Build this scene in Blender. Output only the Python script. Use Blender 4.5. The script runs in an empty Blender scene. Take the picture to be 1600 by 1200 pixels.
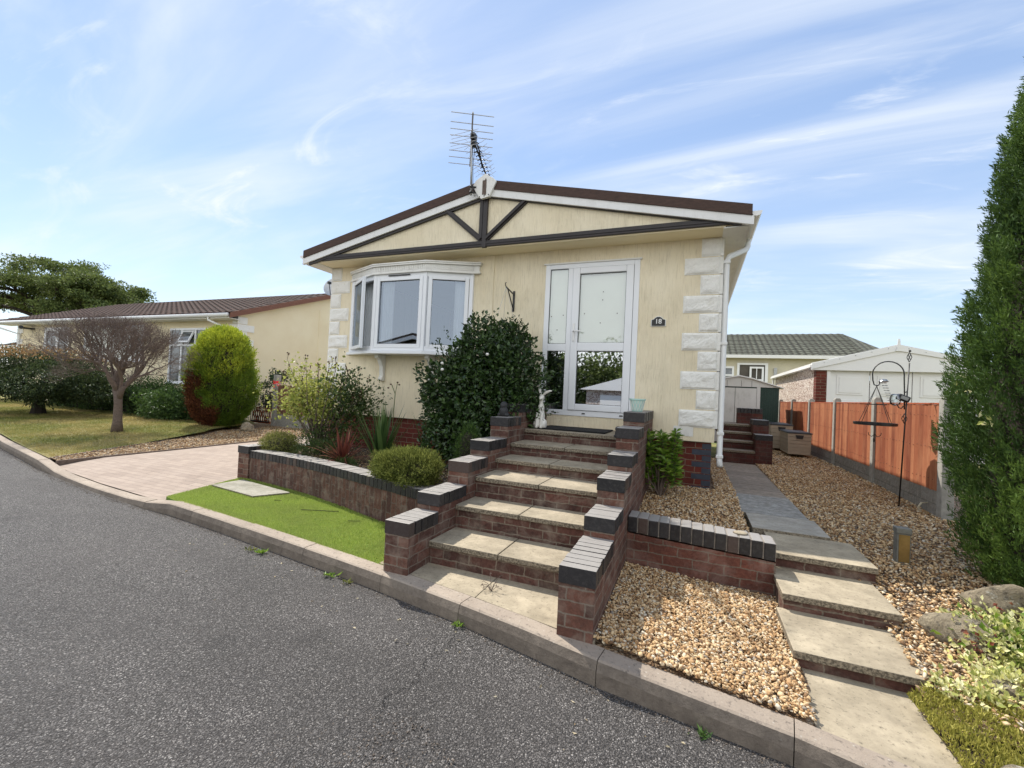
import bpy, math, random
import numpy as np
from mathutils import Vector, Matrix
random.seed(7); RNG = np.random.default_rng(7)
S = bpy.context.scene; COL = S.collection
R = math.radians

# ------------------------------------------------------------------ camera
cd = bpy.data.cameras.new('camera'); cam = bpy.data.objects.new('camera', cd); COL.objects.link(cam)
cd.sensor_width = 36; cd.lens = 36*692.2/1600; cd.clip_start = .05; cd.clip_end = 3000
yaw, pitch, roll = -0.391, 0.019, 0.048
f_ = Vector((math.sin(yaw)*math.cos(pitch), math.cos(yaw)*math.cos(pitch), math.sin(pitch)))
r_ = f_.cross(Vector((0,0,1))).normalized(); u_ = r_.cross(f_)
r2 = math.cos(roll)*r_+math.sin(roll)*u_; u2 = -math.sin(roll)*r_+math.cos(roll)*u_
M = Matrix((r2, u2, -f_)).transposed().to_4x4(); M.translation = Vector((5.926,-5.926,.278))
cam.matrix_world = M; S.camera = cam
S.render.resolution_x = 1024; S.render.resolution_y = 768

# ------------------------------------------------------------------ world, sun, exposure
SUN = Vector((-.64,.37,1)).normalized()
el = math.asin(SUN.z); az = math.atan2(SUN.x, SUN.y)
w = bpy.data.worlds.new('World'); S.world = w; w.use_nodes = True
nt = w.node_tree; N = nt.nodes; L = nt.links
bg = N['Background']; bg.inputs['Strength'].default_value = .125
sky = N.new('ShaderNodeTexSky'); sky.sky_type = 'NISHITA'; sky.sun_disc = False
sky.sun_elevation = el; sky.sun_rotation = az; sky.air_density = 1.0; sky.dust_density = .15; sky.ozone_density = 1.0
tc = N.new('ShaderNodeTexCoord'); sx = N.new('ShaderNodeSeparateXYZ'); L.new(tc.outputs['Generated'], sx.inputs[0])
def wmath(op, a, b=None):
    n = N.new('ShaderNodeMath'); n.operation = op
    for i, x in enumerate((a, b)):
        if x is None: continue
        if isinstance(x, (int, float)): n.inputs[i].default_value = x
        else: L.new(x, n.inputs[i])
    return n.outputs[0]
zz = wmath('ADD', wmath('MAXIMUM', sx.outputs[2], 0.0), .16)
cx = N.new('ShaderNodeCombineXYZ'); L.new(wmath('DIVIDE', sx.outputs[0], zz), cx.inputs[0]); L.new(wmath('DIVIDE', sx.outputs[1], zz), cx.inputs[1])
def wnoise(rot, scale, ns, detail, rough, dist, lo, hi, off=(0,0,0)):
    mp = N.new('ShaderNodeMapping'); mp.inputs['Rotation'].default_value = (0,0,rot); mp.inputs['Scale'].default_value = scale; mp.inputs['Location'].default_value = off
    L.new(cx.outputs[0], mp.inputs[0])
    n = N.new('ShaderNodeTexNoise'); n.inputs['Scale'].default_value = ns; n.inputs['Detail'].default_value = detail
    n.inputs['Roughness'].default_value = rough; n.inputs['Distortion'].default_value = dist
    L.new(mp.outputs[0], n.inputs['Vector'])
    r = N.new('ShaderNodeMapRange'); r.interpolation_type = 'SMOOTHSTEP'
    r.inputs['From Min'].default_value = lo; r.inputs['From Max'].default_value = hi; L.new(n.outputs['Fac'], r.inputs['Value'])
    return r.outputs[0]
c1 = wnoise(R(65), (.32,1.5,1), 1.5, 8, .55, .9, .38, .80)      # wide veils, drawn out
c2 = wnoise(R(20), (.45,1.3,1), 3.2, 10, .62, 1.2, .52, .80, (3,1,0))   # feathery wisps
c3 = wnoise(0, (1,1,1), .6, 4, .5, .3, .35, .68, (1.7,4.2,0))      # where there is cloud at all
def wmix(f, a, b):
    n = N.new('ShaderNodeMix'); n.data_type = 'RGBA'
    for k, x in (('Factor', f), ('A', a), ('B', b)):
        if isinstance(x, (int, float)): n.inputs[k].default_value = x
        elif isinstance(x, tuple): n.inputs[k].default_value = (*x, 1)
        else: L.new(x, n.inputs[k])
    return n.outputs['Result']
def wrange(v, a, b, c, d):
    n = N.new('ShaderNodeMapRange'); L.new(v, n.inputs['Value'])
    for k, x in zip(('From Min','From Max','To Min','To Max'), (a,b,c,d)): n.inputs[k].default_value = x
    return n.outputs[0]
hazeblue = wmix(wrange(sx.outputs[2], 0, .55, 0, 1), (2.9,3.5,4.25), (1.55,2.2,3.5))
base = wmix(.68, sky.outputs[0], hazeblue)
cl = wmath('ADD', wmath('MULTIPLY', c1, wmath('ADD', wmath('MULTIPLY', c3, .55), .36)), wmath('MULTIPLY', c2, wmath('ADD', wmath('MULTIPLY', c3, .70), .18)))
cl = wmath('MINIMUM', cl, .9)
col = wmix(cl, base, (4.05,4.3,4.6))
# bright unseen sky added to the south to fill the shaded front wall
col = wmix(wrange(sx.outputs[1], .05, -.75, 0, .85), col, (6.5,6.55,6.5))
L.new(col, bg.inputs['Color'])
sl = bpy.data.lights.new('sun', 'SUN'); sl.energy = 3.1; sl.angle = R(.53); sl.color = (1,.94,.84)
so = bpy.data.objects.new('sun', sl); COL.objects.link(so); so.location = (-10,6,20)
so.rotation_euler = (-SUN).to_track_quat('-Z', 'Y').to_euler()
S.view_settings.view_transform = 'Standard'; S.view_settings.look = 'None'; S.view_settings.gamma = 1
S.view_settings.exposure = 0.95
S.render.engine = 'CYCLES'

# ------------------------------------------------------------------ materials
MATS = {}
class NG:
    def __init__(s, name):
        s.m = bpy.data.materials.new(name); s.m.use_nodes = True; s.t = s.m.node_tree; s.N = s.t.nodes; s.L = s.t.links
        s.b = s.N['Principled BSDF']; s.out = s.N['Material Output']; MATS[name] = s.m; s._uv = None; s.bumpn = None
    def set(s, **k):
        for a, v in k.items():
            i = s.b.inputs[a.replace('_', ' ')]
            if hasattr(v, 'is_output') : s.L.new(v, i)
            else: i.default_value = (*v, 1) if isinstance(v, tuple) and len(v) == 3 else v
        return s
    def link(s, v, i):
        if hasattr(v, 'is_output'): s.L.new(v, i)
        elif isinstance(v, tuple): i.default_value = (*v, 1) if len(v) == 3 and i.type == 'RGBA' else v
        else: i.default_value = v
    def uv(s):
        if not s._uv: n = s.N.new('ShaderNodeUVMap'); n.uv_map = 'uv'; s._uv = n.outputs[0]
        return s._uv
    def pos(s): return s.N.new('ShaderNodeNewGeometry').outputs['Position']
    def rnd(s):
        n = s.N.new('ShaderNodeAttribute'); n.attribute_name = 'rnd'; return n.outputs['Fac']
    def map(s, v, scale=(1,1,1), rot=(0,0,0), loc=(0,0,0)):
        n = s.N.new('ShaderNodeMapping'); n.inputs['Scale'].default_value = scale; n.inputs['Rotation'].default_value = rot; n.inputs['Location'].default_value = loc
        s.L.new(v, n.inputs[0]); return n.outputs[0]
    def noise(s, v, scale=5, detail=5, rough=.55, dist=0, col=False):
        n = s.N.new('ShaderNodeTexNoise'); s.L.new(v, n.inputs['Vector']); n.inputs['Scale'].default_value = scale
        n.inputs['Detail'].default_value = detail; n.inputs['Roughness'].default_value = rough; n.inputs['Distortion'].default_value = dist
        return n.outputs['Color' if col else 'Fac']
    def vor(s, v, scale=5, feature='F1', out='Distance', rand=1):
        n = s.N.new('ShaderNodeTexVoronoi'); s.L.new(v, n.inputs['Vector']); n.feature = feature; n.inputs['Scale'].default_value = scale
        n.inputs['Randomness'].default_value = rand
        return n.outputs[out]
    def ramp(s, v, pts, interp='LINEAR'):
        n = s.N.new('ShaderNodeValToRGB'); n.color_ramp.interpolation = interp; e = n.color_ramp.elements
        while len(e) < len(pts): e.new(.5)
        for a, (p, c) in zip(e, pts):
            a.position = p; a.color = (c, c, c, 1) if isinstance(c, (int, float)) else (*c, 1)
        s.L.new(v, n.inputs[0]); return n.outputs[0]
    def rng(s, v, a, b, c=0, d=1):
        n = s.N.new('ShaderNodeMapRange'); s.L.new(v, n.inputs[0])
        for i, x in enumerate((a, b, c, d)): n.inputs[i+1].default_value = x
        return n.outputs[0]
    def mix(s, f, a, b, mode='MIX'):
        n = s.N.new('ShaderNodeMix'); n.data_type = 'RGBA'; n.blend_type = mode
        s.link(f, n.inputs['Factor']); s.link(a, n.inputs['A']); s.link(b, n.inputs['B']); return n.outputs['Result']
    def math(s, op, a, b=0.):
        n = s.N.new('ShaderNodeMath'); n.operation = op; s.link(a, n.inputs[0]); s.link(b, n.inputs[1]); return n.outputs[0]
    def bump(s, h, strength=.5, dist=.01):
        n = s.N.new('ShaderNodeBump'); n.inputs['Strength'].default_value = strength; n.inputs['Distance'].default_value = dist
        s.L.new(h, n.inputs['Height'])
        if s.bumpn: s.L.new(s.bumpn, n.inputs['Normal'])
        s.bumpn = n.outputs[0]; s.L.new(n.outputs[0], s.b.inputs['Normal']); return s
    def brick(s, v, c1, c2, mortar, bw=.225, rh=.075, ms=.010, bias=0, smooth=.1, off=.5):
        n = s.N.new('ShaderNodeTexBrick'); s.L.new(v, n.inputs['Vector'])
        for k, x in (('Color1', c1), ('Color2', c2), ('Mortar', mortar)): n.inputs[k].default_value = (*x, 1)
        n.inputs['Scale'].default_value = 1; n.inputs['Mortar Size'].default_value = ms/2; n.inputs['Mortar Smooth'].default_value = smooth
        n.inputs['Bias'].default_value = bias; n.inputs['Brick Width'].default_value = bw; n.inputs['Row Height'].default_value = rh; n.offset = off
        return n.outputs['Color'], n.outputs['Fac']

def simple(name, col, rough=.6, var=.12, scale=6, bump=.15, bs=60, metal=0, spec=.5, dirt=0):
    g = NG(name); uv = g.uv()
    n = g.noise(uv, scale, 6, .6)
    c = g.mix(g.rng(n, .3, .7, 0, 1), tuple(x*(1-var) for x in col), tuple(min(1, x*(1+var)) for x in col))
    if dirt:
        d = g.ramp(g.noise(g.map(uv, (1, .35, 1)), 9, 8, .7), [(.52, 0.), (.72, 1.)])
        c = g.mix(g.math('MULTIPLY', d, dirt), c, (.18,.16,.12))
    g.set(Base_Color=c, Roughness=rough, Metallic=metal, Specular_IOR_Level=spec)
    if bump: g.bump(g.noise(uv, bs, 4, .6), bump, .004)
    return g.m

def leafmat(name, dark, mid, light, rough=.45, trans=.25, spec=.4, patch=None):
    g = NG(name); r = g.rnd()
    c = g.ramp(r, [(0, dark), (.55, mid), (1, light)])
    if patch:
        n = g.noise(g.pos(), patch[1], 3, .5); c = g.mix(g.ramp(n, [(patch[2], 0.), (patch[3], 1.)]), c, patch[0])
    g.set(Base_Color=c, Roughness=rough, Specular_IOR_Level=spec)
    tr = g.N.new('ShaderNodeBsdfTranslucent'); g.L.new(g.mix(.5, c, light), tr.inputs['Color'])
    ms = g.N.new('ShaderNodeMixShader'); ms.inputs[0].default_value = trans
    g.L.new(g.b.outputs[0], ms.inputs[1]); g.L.new(tr.outputs[0], ms.inputs[2]); g.L.new(ms.outputs[0], g.out.inputs[0])
    return g.m

def glassmat(name, refl=.4, tint=(.75,.8,.8), gcol=(.95,.97,1)):
    g = NG(name)
    t = g.N.new('ShaderNodeBsdfTransparent'); t.inputs[0].default_value = (*tint, 1)
    gl = g.N.new('ShaderNodeBsdfGlossy'); gl.inputs['Roughness'].default_value = .015; gl.inputs[0].default_value = (*gcol, 1)
    lw = g.N.new('ShaderNodeLayerWeight'); lw.inputs[0].default_value = .3
    ms = g.N.new('ShaderNodeMixShader'); g.L.new(g.rng(lw.outputs['Fresnel'], 0, 1, refl, 1), ms.inputs[0])
    g.L.new(t.outputs[0], ms.inputs[1]); g.L.new(gl.outputs[0], ms.inputs[2]); g.L.new(ms.outputs[0], g.out.inputs[0])
    return g.m

def make_materials():
    # cream combed render
    g = NG('render_cream'); uv = g.uv()
    st = g.noise(g.map(uv, (1, .06, 1)), 75, 5, .65, .6)
    big = g.noise(uv, 1.3, 5, .6)
    c = g.mix(g.rng(big, .35, .65), (.85,.75,.545), (.905,.815,.62))
    c = g.mix(g.math('MULTIPLY', g.ramp(st, [(.36, 1.), (.46, 0.)]), .30), c, (.46,.38,.25))
    gr = g.ramp(g.noise(g.map(uv, (1, .12, 1), loc=(2,1,0)), 7, 7, .7), [(.50, 0.), (.72, 1.)])
    c = g.mix(g.math('MULTIPLY', gr, .20), c, (.42,.36,.24)); c = g.mix(g.math('MULTIPLY', g.ramp(g.noise(uv, 2.4, 8, .75), [(.52, 0.), (.74, 1.)]), .22), c, (.50,.44,.31))
    g.set(Base_Color=c, Roughness=.75, Specular_IOR_Level=.25); g.bump(g.math('MULTIPLY', st, g.rng(g.noise(uv, 3, 4), .3, .7, .5, 1.4)), .9, .016)
    g = NG('render_smooth'); uv = g.uv()
    c = g.mix(g.rng(g.noise(uv, 1.1, 5, .6), .35, .65), (.84,.725,.49), (.89,.79,.56))
    g.set(Base_Color=c, Roughness=.8); g.bump(g.noise(uv, 60, 4, .7), .3, .006)
    simple('render_stone', (.62,.58,.46), .85, .08, 3, .2)
    # painted split-face quoins
    g = NG('quoin_white'); uv = g.uv()
    n = g.noise(uv, 9, 8, .65, .8); c = g.mix(g.ramp(n, [(.33, 0.), (.42, 1.)]), (.78,.76,.69), (.89,.88,.84))
    c = g.mix(g.math('MULTIPLY', g.ramp(g.noise(uv, 26, 7, .75), [(.55, 0.), (.68, 1.)]), .25), c, (.48,.45,.37)); c = g.mix(g.rng(g.rnd(), 0, 1, 0, .10), c, (.60,.57,.48))
    g.set(Base_Color=c, Roughness=.75); g.bump(n, .8, .03); g.bump(g.noise(uv, 70, 6, .75), .6, .008)
    simple('white_trim', (.78,.77,.73), .4, .05, 3, .05, 60, dirt=.25)
    simple('white_upvc', (.82,.84,.87), .25, .02, 2, 0)
    simple('white_clean', (.80,.80,.79), .35, .03, 2, 0)
    simple('fascia_white', (.76,.76,.75), .35, .05, 2, .03, 30, dirt=.2)
    g = NG('verge_brown'); uv = g.uv()
    c = g.mix(g.rng(g.noise(g.map(uv, (1, 3, 1)), 12, 8, .7), .3, .7), (.040,.021,.015), (.085,.045,.032))
    g.set(Base_Color=c, Roughness=.75); g.bump(g.noise(uv, 60, 5, .7), .5, .008)
    simple('timber_dark', (.018,.013,.013), .45, .3, 14, .25, 50)
    simple('black_metal', (.012,.012,.013), .4, .2, 10, .1, 80)
    simple('grey_metal', (.42,.43,.44), .35, .15, 10, .05, 60, metal=.7)
    simple('dark_plastic', (.02,.02,.022), .5, .2, 10, .1)
    simple('green_steel', (.008,.035,.025), .5, .2, 5, .1)
    simple('shed_white', (.60,.59,.57), .5, .06, 3, .08, 40, dirt=.3)
    simple('curtain', (.72,.74,.76), .9, .06, 6, 0)
    simple('blind_pale', (.86,.89,.83), .8, .03, 2, 0)
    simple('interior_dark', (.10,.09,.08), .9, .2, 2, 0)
    simple('ceramic_white', (.74,.72,.66), .5, .1, 14, .3, 40, dirt=.3)
    simple('mint_pot', (.45,.66,.60), .4, .1, 10, .1, 50)
    simple('mat_black', (.010,.010,.011), 1, .4, 60, .9, 300)
    simple('statue_dark', (.03,.03,.032), .7, .4, 30, .8, 50)
    simple('terracotta', (.20,.09,.06), .8, .2, 20, .3)
    simple('box_taupe', (.38,.32,.24), .6, .08, 8, .1)
    simple('box_lid', (.04,.045,.05), .5, .1, 8, .1)
    simple('lamp_gold', (.30,.20,.075), .35, .3, 8, .3, 40, metal=.7)
    simple('lamp_grey', (.16,.16,.14), .6, .25, 20, .3)
    g = NG('rock'); uv = g.pos(); n = g.noise(uv, 9, 9, .72, .6)
    c = g.mix(g.ramp(n, [(.35, 0.), (.60, 1.)]), (.19,.155,.11), (.44,.37,.26)); c = g.mix(g.ramp(g.noise(g.map(uv, loc=(3,1,0)), 20, 8, .75), [(.52, 0.), (.62, .8)]), c, (.06,.055,.045))
    c = g.mix(g.ramp(g.noise(g.map(uv, loc=(8,1,0)), 12, 8, .75), [(.58, 0.), (.64, .7)]), c, (.60,.58,.50)); g.set(Base_Color=c, Roughness=.95); g.bump(n, 1., .06); g.bump(g.noise(uv, 70, 6, .75), .8, .01)
    simple('concrete_post', (.33,.32,.29), .9, .22, 14, .7, 50, dirt=.25)
    simple('soil', (.07,.05,.035), 1, .5, 25, 1, 40)
    simple('bark_grey', (.14,.105,.085), .95, .35, 25, .9, 30)
    simple('twig_purple', (.16,.12,.10), .9, .25, 25, .2, 30)
    simple('bark_dark', (.035,.026,.02), .95, .35, 25, .9, 30)
    simple('stem_green', (.10,.13,.04), .7, .3, 25, .1, 30)
    simple('flower_red', (.65,.015,.02), .5, .1, 25, 0)
    simple('flower_white', (.8,.78,.74), .5, .1, 25, 0)
    simple('bud_brown', (.10,.055,.03), .8, .3, 25, 0)
    simple('fence_rail', (.36,.085,.03), .8, .2, 12, .2)
    simple('plaque_black', (.008,.008,.008), .3, .1, 5, 0)
    simple('number_white', (.8,.8,.78), .5, .02, 5, 0)
    simple('tin', (.35,.36,.36), .35, .2, 8, .1, 40, metal=.8)
    simple('car_white', (.7,.72,.72), .2, .02, 4, 0)
    # bricks
    def brickmat(name, c1, c2, mortar, stain, sc, ms=.010, smooth=.15, rough=.85, eff=.5, vertical=False, sc2=.3):
        g = NG(name); uv = g.uv(); v = uv
        if vertical: v = g.map(uv, (1,1,1), (0,0,R(90)))
        wob = g.noise(v, 14, 3, .5, 0, True)
        vv = g.mix(.012, v, wob, 'LINEAR_LIGHT')
        c, f = g.brick(vv, c1, c2, mortar, ms=ms, smooth=smooth)
        c = g.mix(.75, c, g.mix(g.rng(g.noise(v, 40, 6, .7), .3, .7), (.35,.33,.31), (1.0,.98,.95)), 'MULTIPLY') if True else c
        st = g.noise(v, sc, 7, .68, .5)
        c = g.mix(g.math('MULTIPLY', g.ramp(st, [(.47, 0.), (.68, 1.)]), eff), c, stain)
        st2 = g.noise(g.map(v, (1,1,1), (0,0,0), (7,3,0)), sc*1.7, 7, .68, .5)
        c = g.mix(g.math('MULTIPLY', g.ramp(st2, [(.50, 0.), (.66, 1.)]), sc2), c, (.022,.017,.015))
        g.set(Base_Color=c, Roughness=rough, Specular_IOR_Level=.3)
        g.bump(f, -.9, .006); g.bump(g.noise(v, 90, 5, .7), .5, .005)
    brickmat('brick_steps', (.205,.092,.066), (.11,.054,.043), (.25,.205,.165), (.34,.275,.22), 5, eff=.45)
    brickmat('brick_riser', (.165,.075,.060), (.09,.046,.038), (.23,.19,.15), (.30,.25,.20), 6, eff=.5, sc2=.45)
    brickmat('brick_planter', (.175,.085,.062), (.10,.052,.042), (.17,.135,.11), (.30,.25,.20), 7, eff=.5, vertical=True, sc2=.35)
    brickmat('brick_wall', (.20,.074,.052), (.12,.050,.038), (.20,.16,.125), (.36,.28,.24), 3.5, eff=.4)
    brickmat('brick_house', (.20,.040,.028), (.12,.026,.020), (.24,.18,.13), (.28,.14,.1), 3, eff=.12, smooth=.05, sc2=.12)
    brickmat('brick_back', (.13,.040,.032), (.08,.027,.024), (.10,.075,.06), (.2,.14,.12), 3, eff=.25)
    # blue engineering brick, laid one by one
    g = NG('brick_blue'); uv = g.uv(); r = g.rnd()
    c = g.ramp(r, [(0, (.013,.013,.015)), (.5, (.022,.021,.023)), (.9, (.034,.031,.032)), (.98, (.075,.05,.042))])
    c = g.mix(g.math('MULTIPLY', g.ramp(g.noise(uv, 30, 6, .7), [(.48, 0.), (.78, 1.)]), .28), c, (.16,.15,.14))
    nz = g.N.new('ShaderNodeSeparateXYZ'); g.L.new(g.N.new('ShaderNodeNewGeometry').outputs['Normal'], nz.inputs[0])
    c = g.mix(g.rng(nz.outputs[2], .6, .9, 0, .70), c, (.40,.375,.35))  # paler tops: settled dust, and the sun's sheen put into the colour
    g.set(Base_Color=c, Roughness=g.rng(g.noise(uv, 20, 4), .3, .7, .32, .6), Specular_IOR_Level=.4); g.bump(g.noise(uv, 70, 5, .7), .45, .004)
    simple('mortar', (.26,.23,.20), .95, .3, 30, .6, 90)
    simple('brick_blue_flat', (.035,.042,.062), .5, .25, 12, .3)
    # concrete slabs
    def slab(name, a, b, sp, pit=.6, gscale=1.):
        g = NG(name); uv = g.uv()
        n = g.noise(uv, 4*gscale, 8, .65); fine = g.noise(g.map(uv, (1, 2.5, 1)), 55, 6, .7)
        c = g.mix(g.rng(n, .35, .65), a, b)
        c = g.mix(g.math('MULTIPLY', g.ramp(g.noise(g.map(uv, loc=(1,8,0)), 13, 8, .75), [(.46, 0.), (.66, 1.)]), .38), c, (.20,.17,.125))
        c = g.mix(g.rng(g.rnd(), 0, 1, 0, .40 if name == 'slab_brown' else .22), c, (.12,.11,.10))
        c = g.mix(g.math('MULTIPLY', g.ramp(g.noise(uv, 38, 6, .75), [(.56, 0.), (.66, 1.)]), sp), c, (.07,.06,.045))
        c = g.mix(g.math('MULTIPLY', g.ramp(g.noise(g.map(uv, loc=(3,5,0)), 2.6, 6, .7), [(.5, 0.), (.75, 1.)]), .35), c, (.15,.13,.09))
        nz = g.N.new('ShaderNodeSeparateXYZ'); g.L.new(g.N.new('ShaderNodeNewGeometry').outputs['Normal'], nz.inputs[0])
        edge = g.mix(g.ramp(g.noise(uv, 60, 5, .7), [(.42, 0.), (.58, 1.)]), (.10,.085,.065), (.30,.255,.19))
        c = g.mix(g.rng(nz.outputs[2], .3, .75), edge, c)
        g.set(Base_Color=c, Roughness=.9, Specular_IOR_Level=.2); g.bump(fine, pit, .006)
    slab('slab_buff', (.30,.255,.185), (.48,.41,.30), .7)
    slab('slab_edge', (.20,.175,.14), (.27,.235,.18), .8, 1)
    slab('slab_grey', (.32,.30,.26), (.47,.435,.375), .5)
    slab('slab_blue', (.24,.235,.22), (.46,.45,.415), .9, 1, 3)
    slab('slab_brown', (.28,.235,.19), (.45,.38,.31), .7, 1, 3)
    slab('cover_grey', (.25,.24,.195), (.42,.40,.34), .8, .8)
    # kerb
    g = NG('kerb'); uv = g.uv()
    c = g.mix(g.rng(g.noise(uv, 2.2, 8, .7), .3, .7), (.30,.245,.195), (.43,.36,.29))
    c = g.mix(g.rng(g.rnd(), 0, 1, 0, .25), c, (.20,.16,.13))
    c = g.mix(g.math('MULTIPLY', g.ramp(g.noise(uv, 34, 6, .75), [(.55, 0.), (.63, 1.)]), .6), c, (.07,.058,.05))
    c = g.mix(g.math('MULTIPLY', g.ramp(g.vor(uv, 26), [(.05, 1.), (.16, 0.)]), .5), c, (.55,.52,.46))
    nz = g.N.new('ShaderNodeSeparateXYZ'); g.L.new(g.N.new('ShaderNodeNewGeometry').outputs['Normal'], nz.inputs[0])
    c = g.mix(g.rng(nz.outputs[2], .45, .85, .72, 0), c, g.mix(g.ramp(g.noise(uv, 9, 7, .75), [(.4, 0.), (.65, 1.)]), (.075,.06,.048), (.20,.165,.13)))  # darker sides: road grime, with their shade put into the colour
    g.set(Base_Color=c, Roughness=.9); g.bump(g.noise(uv, 60, 6, .75), .9, .008)
    # road
    g = NG('road'); p = g.pos()
    wp = g.mix(.010, p, g.noise(p, 60, 3, .5, 0, True), 'LINEAR_LIGHT')
    d = g.vor(wp, 125); cc = g.vor(wp, 125, out='Color'); sepc = g.N.new('ShaderNodeSeparateColor'); g.L.new(cc, sepc.inputs[0])
    chip = g.ramp(sepc.outputs[0], [(0, (.075,.070,.067)), (.40, (.135,.124,.118)), (.8, (.23,.212,.20)), (1, (.50,.47,.44))])
    c = g.mix(g.ramp(d, [(.30, 0.), (.62, 1.)]), chip, (.018,.016,.015))
    c = g.mix(g.rng(g.noise(p, .9, 6, .65), .3, .7, 0, .30), c, (.12,.107,.10))
    c = g.mix(g.ramp(g.noise(g.map(p, loc=(9,2,0)), 1.5, 7, .7, .5), [(.55, 0.), (.75, .3)]), c, (.03,.025,.023))
    c = g.mix(g.math('MULTIPLY', g.ramp(g.noise(g.map(p, (1,3.2,1), (0,0,R(8))), .55, 5, .6, .4), [(.42, 0.), (.62, 1.)]), .30), c, (.035,.031,.029))
    c = g.mix(g.math('MULTIPLY', g.ramp(g.vor(g.mix(.1, p, g.noise(p, 4, 4, .6, 0, True), 'LINEAR_LIGHT'), 1.1), [(.06, 1.), (.14, 0.)]), .35), c, (.022,.019,.018))
    g.set(Base_Color=c, Roughness=g.rng(sepc.outputs[1], 0, 1, .50, .9), Specular_IOR_Level=.5)
    h = g.math('ADD', g.math('MULTIPLY', g.math('SUBTRACT', 1., d), 1.), g.math('MULTIPLY', sepc.outputs[2], .45))
    g.bump(h, .9, .010); g.bump(g.noise(p, 6, 5, .6), .25, .03)
    g = NG('crack'); g.set(Base_Color=(.010,.009,.0085), Roughness=1.)
    simple('grit', (.13,.105,.085), 1, .5, 60, 1, 120)
    # gravel
    def gravelmat(name, k=1.):
        g = NG(name); r = g.rnd()
        c = g.ramp(r, [(0, (.13*k,.07*k,.035*k)), (.25, (.42*k,.245*k,.11*k)), (.5, (.62*k,.42*k,.215*k)), (.78, (.72*k,.55*k,.33*k)), (.94, (.74*k,.67*k,.53*k)), (1, (.25*k,.22*k,.19*k))])
        c = g.mix(g.rng(g.noise(g.pos(), 70, 3, .6), .3, .7, .0, .30), c, (.20,.12,.07))
        g.set(Base_Color=c, Roughness=.75, Specular_IOR_Level=.35)
    gravelmat('pebble'); gravelmat('pebble_dull', .72)
    g = NG('gravel_bed'); p = g.pos(); wp = g.mix(.02, p, g.noise(p, 30, 3, .5, 0, True), 'LINEAR_LIGHT')
    d = g.vor(wp, 55); s3 = g.N.new('ShaderNodeSeparateColor'); g.L.new(g.vor(wp, 55, out='Color'), s3.inputs[0])
    c = g.ramp(s3.outputs[0], [(0, (.10,.055,.03)), (.4, (.28,.17,.09)), (.75, (.40,.28,.17)), (1, (.50,.42,.32))])
    c = g.mix(g.ramp(d, [(.4, 0.), (.8, .8)]), c, (.05,.035,.022))
    g.set(Base_Color=c, Roughness=.9); g.bump(g.math('SUBTRACT', 1., d), 1, .015)
    # grass
    g = NG('turf_base'); g.set(Base_Color=g.mix(g.noise(g.pos(), 90, 4), (.07,.14,.012), (.16,.27,.03)), Roughness=.9)
    leafmat('turf', (.17,.26,.03), (.32,.44,.065), (.50,.56,.17), .5, .4, .4, ((.24,.30,.08), 2.2, .45, .75))
    g = NG('lawn_base'); p = g.pos()
    n = g.ramp(g.noise(p, .8, 6, .6), [(.40, 0.), (.62, 1.)])
    c = g.mix(n, (.15,.17,.035), (.36,.29,.11)); c = g.mix(g.rng(g.noise(p, 30, 5, .7), .3, .7, 0, .6), c, (.10,.11,.03))
    g.set(Base_Color=c, Roughness=.95); g.bump(g.noise(p, 60, 5, .7), 1, .03)
    leafmat('lawn_blade', (.10,.14,.02), (.22,.24,.05), (.38,.34,.12), .6, .3, .3, ((.42,.34,.14), .8, .42, .62))
    # pavers
    g = NG('pavers'); uv = g.uv()
    c, f = g.brick(g.mix(.006, uv, g.noise(uv, 20, 3, .5, 0, True), 'LINEAR_LIGHT'), (.36,.285,.23), (.27,.21,.17), (.12,.095,.08), bw=.2, rh=.1, ms=.008)
    c = g.mix(g.rng(g.noise(uv, 1.2, 7, .65), .3, .7, 0, .45), c, (.46,.38,.32)); c = g.mix(g.rng(g.noise(uv, 40, 5, .7), .3, .7, 0, .35), c, (.22,.17,.14))
    g.set(Base_Color=c, Roughness=.9); g.bump(f, -.9, .006); g.bump(g.noise(uv, 60, 4, .6), .3, .004)
    # pebbledash
    g = NG('pebbledash'); uv = g.uv()
    s3 = g.N.new('ShaderNodeSeparateColor'); g.L.new(g.vor(uv, 34, out='Color'), s3.inputs[0]); d = g.vor(uv, 34)
    c = g.ramp(s3.outputs[0], [(0, (.16,.08,.06)), (.3, (.36,.26,.21)), (.6, (.58,.50,.44)), (1, (.70,.66,.60))]); g.set(Base_Color=c, Roughness=.85)
    g.bump(g.math('SUBTRACT', 1., d), .9, .012)
    # fence boards
    g = NG('fence_boards'); uv = g.uv(); r = g.rnd()
    gr = g.noise(g.map(uv, (1, .05, 1)), 45, 6, .65, .8)
    c = g.ramp(r, [(0, (.20,.052,.022)), (.5, (.32,.095,.040)), (1, (.48,.19,.09))])
    c = g.mix(g.rng(gr, .35, .65, .0, .55), c, (.24,.055,.02))
    c = g.mix(g.ramp(g.vor(g.map(uv, (1,.55,1)), 5.5), [(.03, .8), (.075, 0.)]), c, (.10,.022,.01))
    c = g.mix(g.rng(g.noise(g.map(uv, (1,.3,1)), 4, 5, .6), .45, .75, 0, .4), c, (.66,.32,.16))
    c = g.mix(g.math('MULTIPLY', g.ramp(g.noise(g.map(uv, (1,.5,1), loc=(4,2,0)), 11, 7, .7), [(.54, 0.), (.68, 1.)]), .45), c, (.22,.07,.03))
    g.set(Base_Color=c, Roughness=.75); g.bump(gr, .7, .006)
    # rock faced gravel board
    g = NG('gravel_board'); uv = g.uv()
    c, f = g.brick(uv, (.27,.25,.22), (.20,.19,.17), (.12,.115,.10), bw=.30, rh=.15, ms=.02, smooth=.6)
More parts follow.
